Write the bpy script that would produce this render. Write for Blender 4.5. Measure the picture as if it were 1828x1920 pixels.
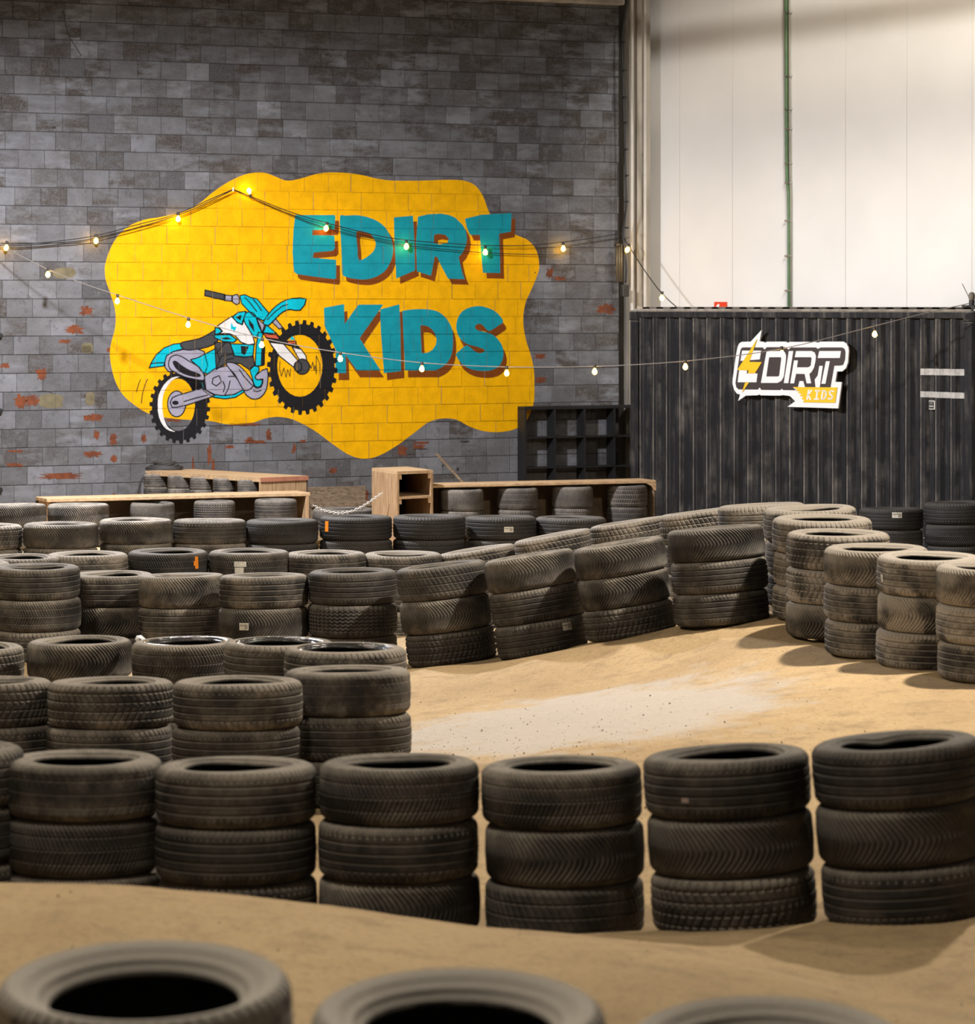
import bpy, math, random
import numpy as np
from mathutils import Vector, Matrix, noise
from mathutils.geometry import tessellate_polygon

# ------------------------------------------------------------------ scene, camera, light
scene = bpy.context.scene
for o in list(bpy.data.objects):
    bpy.data.objects.remove(o)
C = scene.collection
random.seed(7)
rng = np.random.default_rng(7)

F = 6400.0          # focal length in pixels of the 1828x1920 frame
FN = 4800.0         # reference focal length of the depth figures used below
S = F / FN          # metres of real depth per depth figure
CX, YH = 914.0, 567.0   # principal column, horizon row
EYE = 2.31

cam_d = bpy.data.cameras.new('camera')
cam = bpy.data.objects.new('camera', cam_d)
C.objects.link(cam)
cam.location = (0, 0, EYE)
cam.rotation_euler = (math.radians(90), 0, 0)
cam_d.sensor_fit = 'HORIZONTAL'
cam_d.sensor_width = 24.0
cam_d.lens = F / 1828.0 * 24.0
cam_d.shift_y = -(960.0 - YH) / 1828.0
cam_d.clip_end = 200
cam_d.dof.use_dof = True
cam_d.dof.focus_distance = 20.0 * S
cam_d.dof.aperture_fstop = 3.6
scene.camera = cam

world = bpy.data.worlds.new('hall_ambient')
scene.world = world
world.use_nodes = True
LAMP_W = (5.2, 21.5 * S, 9.2)
bg = world.node_tree.nodes['Background']
bg.inputs['Color'].default_value = (1.0, 0.92, 0.82, 1)
bg.inputs['Strength'].default_value = 0.055


def lamp(name, loc, target, power, color, cone=160, blend=1.0, size=0.2):
    l = bpy.data.lights.new(name, 'SPOT')
    l.energy = power
    l.color = color
    l.spot_size = math.radians(cone)
    l.spot_blend = blend
    l.shadow_soft_size = size
    o = bpy.data.objects.new(name, l)
    C.objects.link(o)
    o.location = loc
    d = Vector(target) - Vector(loc)
    o.rotation_euler = d.to_track_quat('-Z', 'Y').to_euler()
    return o


# high-bay lamps of the hall and one added wall fill (all hang above the frame)
lamp('high_bay_track', (4.3, 20.3, 6.3), (4.1, 20.3, 0), 3300, (1.0, 0.90, 0.76), 168, 0.5, 0.16)
lamp('high_bay_mural', (-3.6, 22.6 * S, 5.35), (-3.3, 23.2 * S, 0), 4300, (0.98, 0.97, 1.0), 172, 0.45, 0.2)
lamp('high_bay_left', (-5.2, 14.5 * S, 6.4), (-4.9, 14.8 * S, 0), 1100, (1.0, 0.88, 0.70), 168, 0.6, 0.25)
lamp('wall_flood', LAMP_W, (4.1, 38.7, 4.1), 3000, (1.0, 0.94, 0.86), 31, 0.4, 0.3)
lamp('white_wall_fill', (5.6, 32.5, 8.6), (3.9, 39.0, 3.6), 1150, (1.0, 0.87, 0.70), 38, 0.5, 0.3)  # unseen fill, added to soften the beam shadow on the white panels
lamp('high_bay_front', (-1.8, 7.6 * S, 7.2), (-1.4, 7.8 * S, 0), 1150, (1.0, 0.90, 0.74), 150, 0.8, 0.3)

vs = scene.view_settings
vs.view_transform = 'Standard'
vs.look = 'None'
vs.exposure = 0.0
vs.gamma = 1.0
vs.use_curve_mapping = False


# ------------------------------------------------------------------ helpers
def P(x, y, d):
    """the point that stands at depth d (metres in front of the camera) along the sight line of a photo position"""
    return Vector(((x - CX) * d / FN, d * S, EYE - (y - YH) * d / FN))


def tag(o, label=None, cat=None, group=None, kind=None):
    if label: o['label'] = label
    if cat: o['category'] = cat
    if group: o['group'] = group
    if kind: o['kind'] = kind
    return o


MATS = {}


def mat(name, col, rough=0.7, metal=0.0, noise_amt=0.0, noise_scale=8.0, bump=0.0, bump_scale=40.0, stretch=(1, 1, 1), spec=0.5, col2=None, coat=0.0):
    if name in MATS:
        return MATS[name]
    m = bpy.data.materials.new(name)
    m.use_nodes = True
    nt = m.node_tree
    b = nt.nodes['Principled BSDF']
    b.inputs['Roughness'].default_value = rough
    b.inputs['Metallic'].default_value = metal
    b.inputs['Specular IOR Level'].default_value = spec
    if coat:
        b.inputs['Coat Weight'].default_value = coat
    tc = nt.nodes.new('ShaderNodeTexCoord')
    mp = nt.nodes.new('ShaderNodeMapping')
    mp.inputs['Scale'].default_value = stretch
    nt.links.new(tc.outputs['Object'], mp.inputs['Vector'])
    n = nt.nodes.new('ShaderNodeTexNoise')
    n.inputs['Scale'].default_value = noise_scale
    n.inputs['Detail'].default_value = 6
    nt.links.new(mp.outputs['Vector'], n.inputs['Vector'])
    mix = nt.nodes.new('ShaderNodeMix')
    mix.data_type = 'RGBA'
    a = Vector(col)
    c2 = Vector(col2) if col2 else a * (1 - noise_amt)
    mix.inputs[6].default_value = (*a, 1)
    mix.inputs[7].default_value = (*c2, 1)
    rmp = nt.nodes.new('ShaderNodeMapRange')
    rmp.inputs['From Min'].default_value = 0.35
    rmp.inputs['From Max'].default_value = 0.65
    nt.links.new(n.outputs['Fac'], rmp.inputs['Value'])
    nt.links.new(rmp.outputs['Result'], mix.inputs[0])
    nt.links.new(mix.outputs[2], b.inputs['Base Color'])
    if bump:
        n2 = nt.nodes.new('ShaderNodeTexNoise')
        n2.inputs['Scale'].default_value = bump_scale
        n2.inputs['Detail'].default_value = 5
        nt.links.new(mp.outputs['Vector'], n2.inputs['Vector'])
        bp = nt.nodes.new('ShaderNodeBump')
        bp.inputs['Strength'].default_value = bump
        bp.inputs['Distance'].default_value = 0.02
        nt.links.new(n2.outputs['Fac'], bp.inputs['Height'])
        nt.links.new(bp.outputs['Normal'], b.inputs['Normal'])
    MATS[name] = m
    return m


def emat(name, col, strength):
    if name in MATS:
        return MATS[name]
    m = bpy.data.materials.new(name)
    m.use_nodes = True
    b = m.node_tree.nodes['Principled BSDF']
    b.inputs['Base Color'].default_value = (*col, 1)
    b.inputs['Emission Color'].default_value = (*col, 1)
    b.inputs['Emission Strength'].default_value = strength
    MATS[name] = m
    return m


def mesh(name, verts, faces, m=None, smooth=False):
    me = bpy.data.meshes.new(name)
    me.from_pydata([tuple(v) for v in verts], [], faces)
    if m:
        me.materials.append(m)
    if smooth:
        me.polygons.foreach_set('use_smooth', [True] * len(me.polygons))
    me.update()
    return me


def link(name, me, parent=None):
    o = bpy.data.objects.new(name, me)
    C.objects.link(o)
    if parent:
        o.parent = parent
    return o


WM = {}     # world matrices of things whose parts are given in world coordinates


def empty(name, loc, rotz=0.0):
    o = bpy.data.objects.new(name, None)
    C.objects.link(o)
    o.location = loc
    o.rotation_euler = (0, 0, rotz)
    o.empty_display_size = 0.1
    WM[o.name] = Matrix.Translation(Vector(loc)) @ Matrix.Rotation(rotz, 4, 'Z')
    return o


def wpart(name, geo, m, parent=None, smooth=False):
    """a part whose geometry is given in world coordinates"""
    v, f = geo
    if parent is not None and parent.name in WM:
        inv = WM[parent.name].inverted()
        v = [inv @ Vector(p) for p in v]
    o = link(name, mesh(name, v, f, m, smooth), parent)
    if parent is not None and parent.name in WM:
        WM[o.name] = WM[parent.name]
    else:
        WM[o.name] = Matrix.Identity(4)
    return o


class G:
    """collects geometry"""
    def __init__(s):
        s.v, s.f = [], []

    def add(s, v, f):
        o = len(s.v)
        s.v += [Vector(p) for p in v]
        s.f += [tuple(i + o for i in q) for q in f]
        return s

    def geo(s):
        return s.v, s.f

    def hexa(s, b, t):
        """b: four bottom points, t: four top points"""
        return s.add(list(b) + list(t), [(3, 2, 1, 0), (4, 5, 6, 7), (0, 1, 5, 4), (1, 2, 6, 5), (2, 3, 7, 6), (3, 0, 4, 7)])

    def box(s, c, size, ax=None, bev=0.0):
        """bevelled box around c with full sizes along axes ax"""
        ax = ax or (Vector((1, 0, 0)), Vector((0, 1, 0)), Vector((0, 0, 1)))
        hx, hy, hz = [q / 2 for q in size]
        b = min(bev, hx * .9, hy * .9, hz * .9)
        c = Vector(c)
        if b <= 0:
            pts = [(-hx, -hy, -hz), (hx, -hy, -hz), (hx, hy, -hz), (-hx, hy, -hz), (-hx, -hy, hz), (hx, -hy, hz), (hx, hy, hz), (-hx, hy, hz)]
            W = [c + ax[0] * p[0] + ax[1] * p[1] + ax[2] * p[2] for p in pts]
            return s.hexa(W[:4], W[4:])
        loops = []
        for z, ins in ((-hz, b), (-hz + b, 0), (hz - b, 0), (hz, b)):
            X, Y = hx - ins, hy - ins
            cc = b if ins == 0 else b * .4
            lp = [(-X + cc, -Y), (X - cc, -Y), (X, -Y + cc), (X, Y - cc), (X - cc, Y), (-X + cc, Y), (-X, Y - cc), (-X, -Y + cc)]
            loops.append([c + ax[0] * x + ax[1] * y + ax[2] * z for x, y in lp])
        vv = [p for l in loops for p in l]
        ff = [tuple(reversed(range(8))), tuple(range(24, 32))]
        for k in range(3):
            for i in range(8):
                j = (i + 1) % 8
                ff.append((k * 8 + i, k * 8 + j, k * 8 + 8 + j, k * 8 + 8 + i))
        return s.add(vv, ff)

    def tube(s, pts, r, n=8, closed=False, cap=True):
        pts = [Vector(p) for p in pts]
        N = len(pts)
        rr = r if isinstance(r, (list, tuple)) else [r] * N
        rings = []
        up = None
        for i, p in enumerate(pts):
            if closed:
                t = pts[(i + 1) % N] - pts[i - 1]
            else:
                t = pts[min(i + 1, N - 1)] - pts[max(i - 1, 0)]
            t.normalize()
            if up is None:
                up = Vector((0, 0, 1)) if abs(t.z) < .9 else Vector((1, 0, 0))
            a = t.cross(up)
            if a.length < 1e-6:
                a = t.orthogonal()
            a.normalize()
            b = a.cross(t).normalized()
            up = b
            rings.append([p + (a * math.cos(2 * math.pi * k / n) + b * math.sin(2 * math.pi * k / n)) * rr[i] for k in range(n)])
        v = [p for q in rings for p in q]
        f = []
        for i in range(N if closed else N - 1):
            i2 = (i + 1) % N
            for k in range(n):
                k2 = (k + 1) % n
                f.append((i * n + k, i * n + k2, i2 * n + k2, i2 * n + k))
        if cap and not closed:
            f.append(tuple(range(n - 1, -1, -1)))
            f.append(tuple((N - 1) * n + k for k in range(n)))
        return s.add(v, f)

    def lathe(s, c, prof, n=16, ax=None):
        """prof: (r, h) pairs revolved about ax[2]"""
        ax = ax or (Vector((1, 0, 0)), Vector((0, 1, 0)), Vector((0, 0, 1)))
        c = Vector(c)
        v, f = [], []
        for r, h in prof:
            for k in range(n):
                a = 2 * math.pi * k / n
                v.append(c + ax[0] * (r * math.cos(a)) + ax[1] * (r * math.sin(a)) + ax[2] * h)
        for i in range(len(prof) - 1):
            for k in range(n):
                k2 = (k + 1) % n
                f.append((i * n + k, i * n + k2, (i + 1) * n + k2, (i + 1) * n + k))
        f.append(tuple(range(n - 1, -1, -1)))
        f.append(tuple((len(prof) - 1) * n + k for k in range(n)))
        return s.add(v, f)

    def prism(s, loops2d, frame, off0, off1):
        """extrude polygon loops (outer + holes) given in plane coordinates; frame(u, v, off) -> point"""
        tri = tessellate_polygon([[Vector((a, b, 0)) for a, b in l] for l in loops2d])
        flat = [p for l in loops2d for p in l]
        n = len(flat)
        v = [frame(a, b, off1) for a, b in flat] + [frame(a, b, off0) for a, b in flat]
        f = []
        for t in tri:
            a, b, c = [flat[i] for i in t]
            cr = (b[0] - a[0]) * (c[1] - a[1]) - (b[1] - a[1]) * (c[0] - a[0])
            t = t if cr > 0 else (t[0], t[2], t[1])
            f.append(tuple(t))
            f.append((t[0] + n, t[2] + n, t[1] + n))
        i0 = 0
        for l in loops2d:
            m_ = len(l)
            for i in range(m_):
                j = (i + 1) % m_
                f.append((i0 + i, i0 + j, n + i0 + j, n + i0 + i))
            i0 += m_
        return s.add(v, f)


def spline(pts, sub=5, closed=True):
    out = []
    n = len(pts)
    rngi = range(n) if closed else range(n - 1)
    for i in rngi:
        if closed:
            p0, p1, p2, p3 = pts[i - 1], pts[i], pts[(i + 1) % n], pts[(i + 2) % n]
        else:
            p0, p1, p2, p3 = pts[max(i - 1, 0)], pts[i], pts[i + 1], pts[min(i + 2, n - 1)]
        for k in range(sub):
            t = k / sub
            q = []
            for a, b, c, d in zip(p0, p1, p2, p3):
                q.append(.5 * (2 * b + (c - a) * t + (2 * a - 5 * b + 4 * c - d) * t * t + (3 * b - a - 3 * c + d) * t ** 3))
            out.append(tuple(q))
    if not closed:
        out.append(tuple(pts[-1]))
    return out


# ------------------------------------------------------------------ materials of the large surfaces
def nodes_of(name):
    m = bpy.data.materials.new(name)
    m.use_nodes = True
    nt = m.node_tree
    return m, nt, nt.nodes['Principled BSDF']


def N(nt, t, **kw):
    n = nt.nodes.new(t)
    for k, v in kw.items():
        setattr(n, k, v)
    return n


def noise_node(nt, vec, scale, detail=5, rough=.55):
    n = N(nt, 'ShaderNodeTexNoise')
    n.inputs['Scale'].default_value = scale
    n.inputs['Detail'].default_value = detail
    n.inputs['Roughness'].default_value = rough
    if vec is not None:
        nt.links.new(vec, n.inputs['Vector'])
    return n.outputs['Fac']


def mrange(nt, val, a, b, c=0.0, d=1.0):
    n = N(nt, 'ShaderNodeMapRange')
    n.inputs['From Min'].default_value = a
    n.inputs['From Max'].default_value = b
    n.inputs['To Min'].default_value = c
    n.inputs['To Max'].default_value = d
    nt.links.new(val, n.inputs['Value'])
    return n.outputs['Result']


def mixc(nt, fac, a, b):
    n = N(nt, 'ShaderNodeMix', data_type='RGBA')
    if isinstance(fac, (int, float)):
        n.inputs[0].default_value = fac
    else:
        nt.links.new(fac, n.inputs[0])
    for i, c in ((6, a), (7, b)):
        if isinstance(c, tuple):
            n.inputs[i].default_value = (*c, 1)
        else:
            nt.links.new(c, n.inputs[i])
    return n.outputs[2]


def math_node(nt, op, a, b=None, clamp=False):
    n = N(nt, 'ShaderNodeMath', operation=op, use_clamp=clamp)
    for i, q in enumerate((a, b)):
        if q is None:
            continue
        if isinstance(q, (int, float)):
            n.inputs[i].default_value = q
        else:
            nt.links.new(q, n.inputs[i])
    return n.outputs[0]


def block_material(name, attr):
    m, nt, b = nodes_of(name)
    if attr:
        a = N(nt, 'ShaderNodeAttribute', attribute_name='tone')
        col = a.outputs['Color']
    else:
        a = N(nt, 'ShaderNodeObjectInfo')
        col = a.outputs['Color']
    sep = N(nt, 'ShaderNodeSeparateColor')
    nt.links.new(col, sep.inputs[0])
    geo = N(nt, 'ShaderNodeNewGeometry')
    pos = geo.outputs['Position']
    n1 = noise_node(nt, pos, 2.2, 5)
    n2 = noise_node(nt, pos, 14, 6, .65)
    n3 = noise_node(nt, pos, 60, 4, .6)
    base = mixc(nt, sep.outputs[0], (.072, .074, .082), (.255, .268, .302))
    mps = N(nt, 'ShaderNodeMapping')
    mps.inputs['Scale'].default_value = (1, 1, 3.6)
    nt.links.new(pos, mps.inputs['Vector'])
    ns_ = noise_node(nt, mps.outputs['Vector'], 2.6, 6, .65)
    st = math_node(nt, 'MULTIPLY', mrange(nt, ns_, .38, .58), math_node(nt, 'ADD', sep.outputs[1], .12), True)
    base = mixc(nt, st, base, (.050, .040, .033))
    blot = mrange(nt, n2, .54, .68, 0, .75)
    base = mixc(nt, blot, base, (.050, .047, .046))
    n0 = noise_node(nt, pos, .9, 6, .7)
    base = mixc(nt, mrange(nt, n0, .40, .62, .45, 0), base, (.060, .052, .047))
    n5 = noise_node(nt, pos, 7, 6, .7)
    base = mixc(nt, mrange(nt, n5, .52, .68, 0, .5), base, (.205, .21, .225))
    base = mixc(nt, mrange(nt, n3, .38, .7, 0, .4), base, (.170, .170, .180))
    nt.links.new(base, b.inputs['Base Color'])
    b.inputs['Roughness'].default_value = .85
    b.inputs['Specular IOR Level'].default_value = .25
    bp = N(nt, 'ShaderNodeBump')
    bp.inputs['Strength'].default_value = .55
    bp.inputs['Distance'].default_value = .012
    h = math_node(nt, 'ADD', n2, math_node(nt, 'MULTIPLY', n3, .5))
    nt.links.new(h, bp.inputs['Height'])
    nt.links.new(bp.outputs['Normal'], b.inputs['Normal'])
    return m


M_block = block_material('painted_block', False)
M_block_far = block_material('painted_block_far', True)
M_mortar = mat('mortar', (.048, .045, .044), .95, noise_amt=.5, noise_scale=20)
M_white = mat('white_panel', (.80, .79, .77), .42, noise_amt=.05, noise_scale=1.5, bump=.05, bump_scale=3)
M_column = mat('painted_column', (.46, .42, .36), .7, noise_amt=.35, noise_scale=5, bump=.3, bump_scale=12, stretch=(1, 1, .3))
M_wood = mat('raw_pine', (.50, .345, .195), .7, col2=(.36, .23, .125), noise_scale=6, bump=.2, bump_scale=18, stretch=(1, 7, 7))
M_wood_v = mat('raw_pine_upright', (.42, .275, .15), .75, col2=(.27, .165, .085), noise_scale=6, bump=.25, bump_scale=18, stretch=(7, 7, 1))
M_wood_dk = mat('weathered_board', (.20, .145, .09), .85, col2=(.10, .065, .04), noise_scale=7, bump=.3, bump_scale=16, stretch=(1, 7, 7))
M_black = mat('black_cable', (.012, .012, .013), .5)
M_blackwood = mat('black_board', (.012, .012, .013), .6, noise_amt=.4)
M_steel = mat('galvanised_steel', (.55, .55, .54), .35, metal=1.0)


# ------------------------------------------------------------------ block wall
WO = P(0, YH, 27.39)
WO.z = 0
WR = P(1155, YH, 29.96)
WR.z = 0
WU = (WR - WO).normalized()
WN = Vector((WU.y, -WU.x, 0))          # towards the camera


def wall_uv(x, y):
    d = Vector(((x - CX) / F, 1, -(y - YH) / F))
    o = Vector((0, 0, EYE))
    t = (WO - o).dot(WN) / d.dot(WN)
    p = o + d * t
    q = p - WO
    return q.dot(WU), p.z


def wall_pt(u, z, off=0.0):
    return WO + WU * u + Vector((0, 0, z)) + WN * off


U_MIN, U_MAX = -1.9, (WR - WO).length + .04
Z_MIN, Z_MAX = -.5, 6.2
BL, BH, JT, JV = .295, .2, .006, .0035
Z_FIRST = .147 - .8

g = G()
g.hexa([wall_pt(U_MIN, Z_MIN, -.25), wall_pt(U_MAX, Z_MIN, -.25), wall_pt(U_MAX, Z_MIN, -.008), wall_pt(U_MIN, Z_MIN, -.008)],
       [wall_pt(U_MIN, Z_MAX, -.25), wall_pt(U_MAX, Z_MAX, -.25), wall_pt(U_MAX, Z_MAX, -.008), wall_pt(U_MIN, Z_MAX, -.008)])
wall_back = wpart('wall_back', g.geo(), M_mortar)
tag(wall_back, 'grey painted block wall with peeling patches behind the track', kind='structure')

ROWS = []       # per course: z0, z1, [(u0, u1, off)]
nrow = int((Z_MAX - Z_FIRST) / BH)
for r in range(nrow):
    z0 = Z_FIRST + r * BH
    shift = (.5 if r % 2 else 0) * BL + random.uniform(-.025, .025)
    u = U_MIN - shift
    row = []
    while u < U_MAX:
        w = BL * random.choice([1, 1, 1, 1, 1, .93, 1.07])
        a, b_ = max(u, U_MIN), min(u + w, U_MAX)
        if b_ - a > .05:
            row.append((a + JV / 2, b_ - JV / 2, random.uniform(-.0035, .0035)))
        u += w
    ROWS.append((z0 + JT / 2, z0 + BH - JT / 2, row))


def block_geo(w, h, seed):
    rd = random.Random(seed)
    D_, c1 = .03, .0035
    j = lambda: rd.uniform(0, .003)
    back = [(-w / 2, 0, -D_), (w / 2, 0, -D_), (w / 2, h, -D_), (-w / 2, h, -D_)]
    midl = [(-w / 2, 0, -.004), (w / 2, 0, -.004), (w / 2, h, -.004), (-w / 2, h, -.004)]
    fr = [(-w / 2 + c1 + j(), c1 + j(), 0), (w / 2 - c1 - j(), c1 + j(), 0), (w / 2 - c1 - j(), h - c1 - j(), 0), (-w / 2 + c1 + j(), h - c1 - j(), 0)]
    v = back + midl + fr
    f = [(8, 9, 10, 11)]
    for k in range(4):
        k2 = (k + 1) % 4
        f += [(k, k2, 4 + k2, 4 + k), (4 + k, 4 + k2, 8 + k2, 8 + k)]
    return v, f


WALL_M = Matrix(((WU.x, 0, WN.x, 0), (WU.y, 0, WN.y, 0), (0, 1, 0, 0), (0, 0, 0, 1)))   # local (u, z, out)

CLOUD = [(196.6, 508), (198, 493), (205.7, 469), (219, 445), (240, 425), (270.6, 412), (301, 407), (340, 398), (373, 381.5), (397, 362), (421.6, 345), (452, 329.6),
         (476, 324), (497, 324), (518, 331.7), (538, 338.7), (563, 335), (599, 325), (635.5, 323.5), (671.6, 327), (707.7, 335), (736.6, 338.6), (790.8, 338.6),
         (845, 337), (873.8, 339.7), (892, 348.7), (906, 368.6), (917, 397.5), (931.5, 419), (964, 439), (989, 450), (1005.6, 469.7), (1011, 496.8), (1007, 516.6),
         (996.5, 542), (985.7, 567), (981, 599.6), (985.7, 635.7), (994.7, 664.6), (1001, 693.5), (1002, 722), (1000, 758.5), (985.7, 791), (967.6, 803.6), (942, 809.7),
         (910, 809), (881, 800), (855.7, 787), (830.5, 784.5), (805, 791), (780, 809), (751, 830.7), (722, 848.7), (697, 858.8), (675, 859.6), (650, 850.5),
         (621, 830.7), (592, 809), (563, 792.8), (540, 784), (518, 781.7), (497, 784.7), (476, 792), (452, 796), (421.6, 795), (391, 789), (350, 787), (310, 783),
         (279.7, 775.7), (255.5, 762), (231, 741), (216, 714), (208.7, 686.6), (205.7, 662), (208.7, 641), (214.7, 620), (217, 596), (214, 572), (205.7, 547.7), (198.7, 526.5)]
CLOUD_UV = [wall_uv(*p) for p in CLOUD]


def inside(p, poly):
    c = False
    n = len(poly)
    for i in range(n):
        x1, y1 = poly[i]
        x2, y2 = poly[i - 1]
        if (y1 > p[1]) != (y2 > p[1]) and p[0] < (x2 - x1) * (p[1] - y1) / (y2 - y1) + x1:
            c = not c
    return c


cand = []
for r, (z0, z1, row) in enumerate(ROWS):
    for k, (u0, u1, off) in enumerate(row):
        p = wall_pt((u0 + u1) / 2, (z0 + z1) / 2)
        px = CX + p.x / p.y * F
        py = YH - (p.z - EYE) / p.y * F
        vis = -20 < px < 1165 and -15 < py < 940
        hid = all(inside(q, CLOUD_UV) for q in ((u0, z0), (u1, z0), (u1, z1), (u0, z1)))
        if vis and not hid and u1 - u0 > .15:
            cand.append((p.y, r, k))
cand.sort()
single = {(r, k) for _, r, k in cand[:300]}
shared = {}
gs = G()
tones = []
for r, (z0, z1, row) in enumerate(ROWS):
    for k, (u0, u1, off) in enumerate(row):
        w = u1 - u0
        tone = min(1, max(0, random.gauss(.50, .27)))
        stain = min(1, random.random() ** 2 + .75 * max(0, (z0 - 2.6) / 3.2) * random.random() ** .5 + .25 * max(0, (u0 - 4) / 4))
        if (r, k) in single:
            key = (round(w, 2), (r * 7 + k) % 3)
            if key not in shared:
                v, f = block_geo(key[0], z1 - z0, hash(key) % 999)
                shared[key] = mesh('block', v, f, M_block)
            o = link('block', shared[key], wall_back)
            o.matrix_local = Matrix.Translation(wall_pt((u0 + u1) / 2, z0, off)) @ WALL_M
            o.scale = (w / key[0], 1, 1)
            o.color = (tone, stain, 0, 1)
        else:
            v, f = block_geo(w, z1 - z0, r * 100 + k)
            mtx = Matrix.Translation(wall_pt((u0 + u1) / 2, z0, off)) @ WALL_M
            gs.add([mtx @ Vector(p) for p in v], f)
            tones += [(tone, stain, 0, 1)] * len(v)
me = mesh('blocks', gs.v, gs.f, M_block_far)
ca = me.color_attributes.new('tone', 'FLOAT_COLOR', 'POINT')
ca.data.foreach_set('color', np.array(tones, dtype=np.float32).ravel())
o = link('blocks', me, wall_back)
o['kind'] = 'stuff'

# ------------------------------------------------------------------ paint on the blocks
def clip_poly(poly, axis, val, keep_greater):
    out = []
    n = len(poly)
    for i in range(n):
        a, b_ = poly[i], poly[(i + 1) % n]
        ia = (a[axis] >= val) if keep_greater else (a[axis] <= val)
        ib = (b_[axis] >= val) if keep_greater else (b_[axis] <= val)
        if ia:
            out.append(a)
        if ia != ib:
            t = (val - a[axis]) / (b_[axis] - a[axis])
            out.append((a[0] + (b_[0] - a[0]) * t, a[1] + (b_[1] - a[1]) * t))
    return out


def paint_polys(polys, layer, mortar=True):
    """convex polygons in wall coordinates become a film on every block face and in the joints between"""
    g = G()
    e = .0012 + layer * .0006
    for poly in polys:
        lo, hi = min(p[1] for p in poly), max(p[1] for p in poly)
        if mortar:
            area = sum(poly[i][0] * poly[(i + 1) % len(poly)][1] - poly[(i + 1) % len(poly)][0] * poly[i][1] for i in range(len(poly)))
            pp = poly if area > 0 else poly[::-1]
            g.add([wall_pt(a, b_, -.008 + e) for a, b_ in pp], [tuple(range(len(pp)))])
        for r in range(max(0, int((lo - Z_FIRST) / BH)), min(len(ROWS), int((hi - Z_FIRST) / BH) + 1)):
            z0, z1, row = ROWS[r]
            q = clip_poly(clip_poly(poly, 1, z0, True), 1, z1, False)
            if len(q) < 3:
                continue
            ql, qh = min(p[0] for p in q), max(p[0] for p in q)
            for u0, u1, off in row:
                if u1 < ql or u0 > qh:
                    continue
                s = clip_poly(clip_poly(q, 0, u0, True), 0, u1, False)
                if len(s) < 3:
                    continue
                area = sum(s[i][0] * s[(i + 1) % len(s)][1] - s[(i + 1) % len(s)][0] * s[i][1] for i in range(len(s)))
                if abs(area) < 1e-9:
                    continue
                if area < 0:
                    s = s[::-1]
                g.add([wall_pt(a, b_, off + e) for a, b_ in s], [tuple(range(len(s)))])
    return g


def tri_polys(loops):
    L = [[wall_uv(*p) for p in l] for l in loops]
    flat = [p for l in L for p in l]
    return [[flat[i] for i in t] for t in tessellate_polygon([[Vector((a, b_, 0)) for a, b_ in l] for l in L])]


def stroke_polys(pts, w, closed=True):
    out = []
    n = len(pts)
    for i in range(n if closed else n - 1):
        a, b_ = Vector(pts[i]), Vector(pts[(i + 1) % n])
        d = b_ - a
        if d.length < 1e-6:
            continue
        d.normalize()
        p = Vector((-d.y, d.x)) * (w / 2)
        out.append([wall_uv(*q) for q in (a + p, b_ + p, b_ - p, a - p)])
    for i in range(n):
        c = pts[i]
        out.append([wall_uv(c[0] + w / 2 * math.cos(k * math.pi / 3), c[1] + w / 2 * math.sin(k * math.pi / 3)) for k in range(6)])
    return out


def paint_mat(name, col):
    return mat('paint_' + name, col, .65, noise_amt=.14, noise_scale=9, bump=.25, bump_scale=45, spec=.15)


PY = paint_mat('yellow', (.84, .43, .0))
PT = paint_mat('teal', (.006, .285, .36))
PB = paint_mat('brown', (.20, .052, .007))
PK = paint_mat('black', (.012, .012, .014))
PG = paint_mat('grey', (.33, .32, .41))
PW = paint_mat('white', (.74, .73, .72))
PD = paint_mat('charcoal', (.055, .056, .06))
PR = paint_mat('red', (.58, .10, .045))
PC = paint_mat('cyan', (.0, .46, .58))

mural = empty('mural', wall_pt(3.2, .55, 0))
tag(mural, 'painted yellow mural with teal EDIRT KIDS lettering and a dirt bike on the block wall', 'mural')


def fill(name, loops, m, layer, parent):
    return wpart(name, paint_polys(tri_polys(loops), layer).geo(), m, parent)


def outline(name, pts, w, layer, parent, closed=True, m=None):
    return wpart(name, paint_polys(stroke_polys(pts, w, closed), layer, False).geo(), m or PK, parent)


fill('yellow_cloud', [spline(CLOUD, 4)], PY, 0, mural)

LET = []        # (loops in photo positions)


def conv(pts, org, sc):
    return [(org[0] + x / sc, org[1] + y / sc) for x, y in pts]


o1, s1 = (530, 380), 3.974
LET.append([conv([(92, 92), (388, 92), (392, 110), (386, 198), (220, 206), (220, 242), (384, 244), (388, 340), (372, 358), (230, 372), (222, 410), (398, 426), (398, 560), (385, 570), (240, 552), (105, 532), (84, 515), (72, 370), (80, 200)], o1, s1)])
LET.append([conv(spline([(427, 104), (470, 97), (570, 95), (680, 125), (760, 180), (805, 260), (822, 340), (810, 420), (770, 500), (700, 550), (620, 572), (540, 568), (462, 550), (442, 520), (440, 400), (432, 250)], 3), o1, s1),
            conv(spline([(550, 218), (600, 216), (655, 235), (690, 290), (688, 340), (650, 388), (570, 428), (557, 330)], 3), o1, s1)])
LET.append([conv([(828, 110), (970, 97), (982, 300), (985, 505), (845, 565), (832, 300)], o1, s1)])
LET.append([conv([(1008, 105), (1080, 87), (1180, 82), (1240, 93), (1285, 112), (1340, 165), (1365, 210), (1374, 265), (1366, 320), (1340, 375), (1312, 405), (1330, 490), (1355, 570), (1232, 566), (1180, 470), (1147, 400), (1130, 405), (1118, 480), (1105, 545), (1000, 512), (992, 300)], o1, s1),
            conv([(1128, 240), (1160, 232), (1210, 240), (1238, 270), (1225, 300), (1170, 312), (1125, 300)], o1, s1)])
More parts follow.
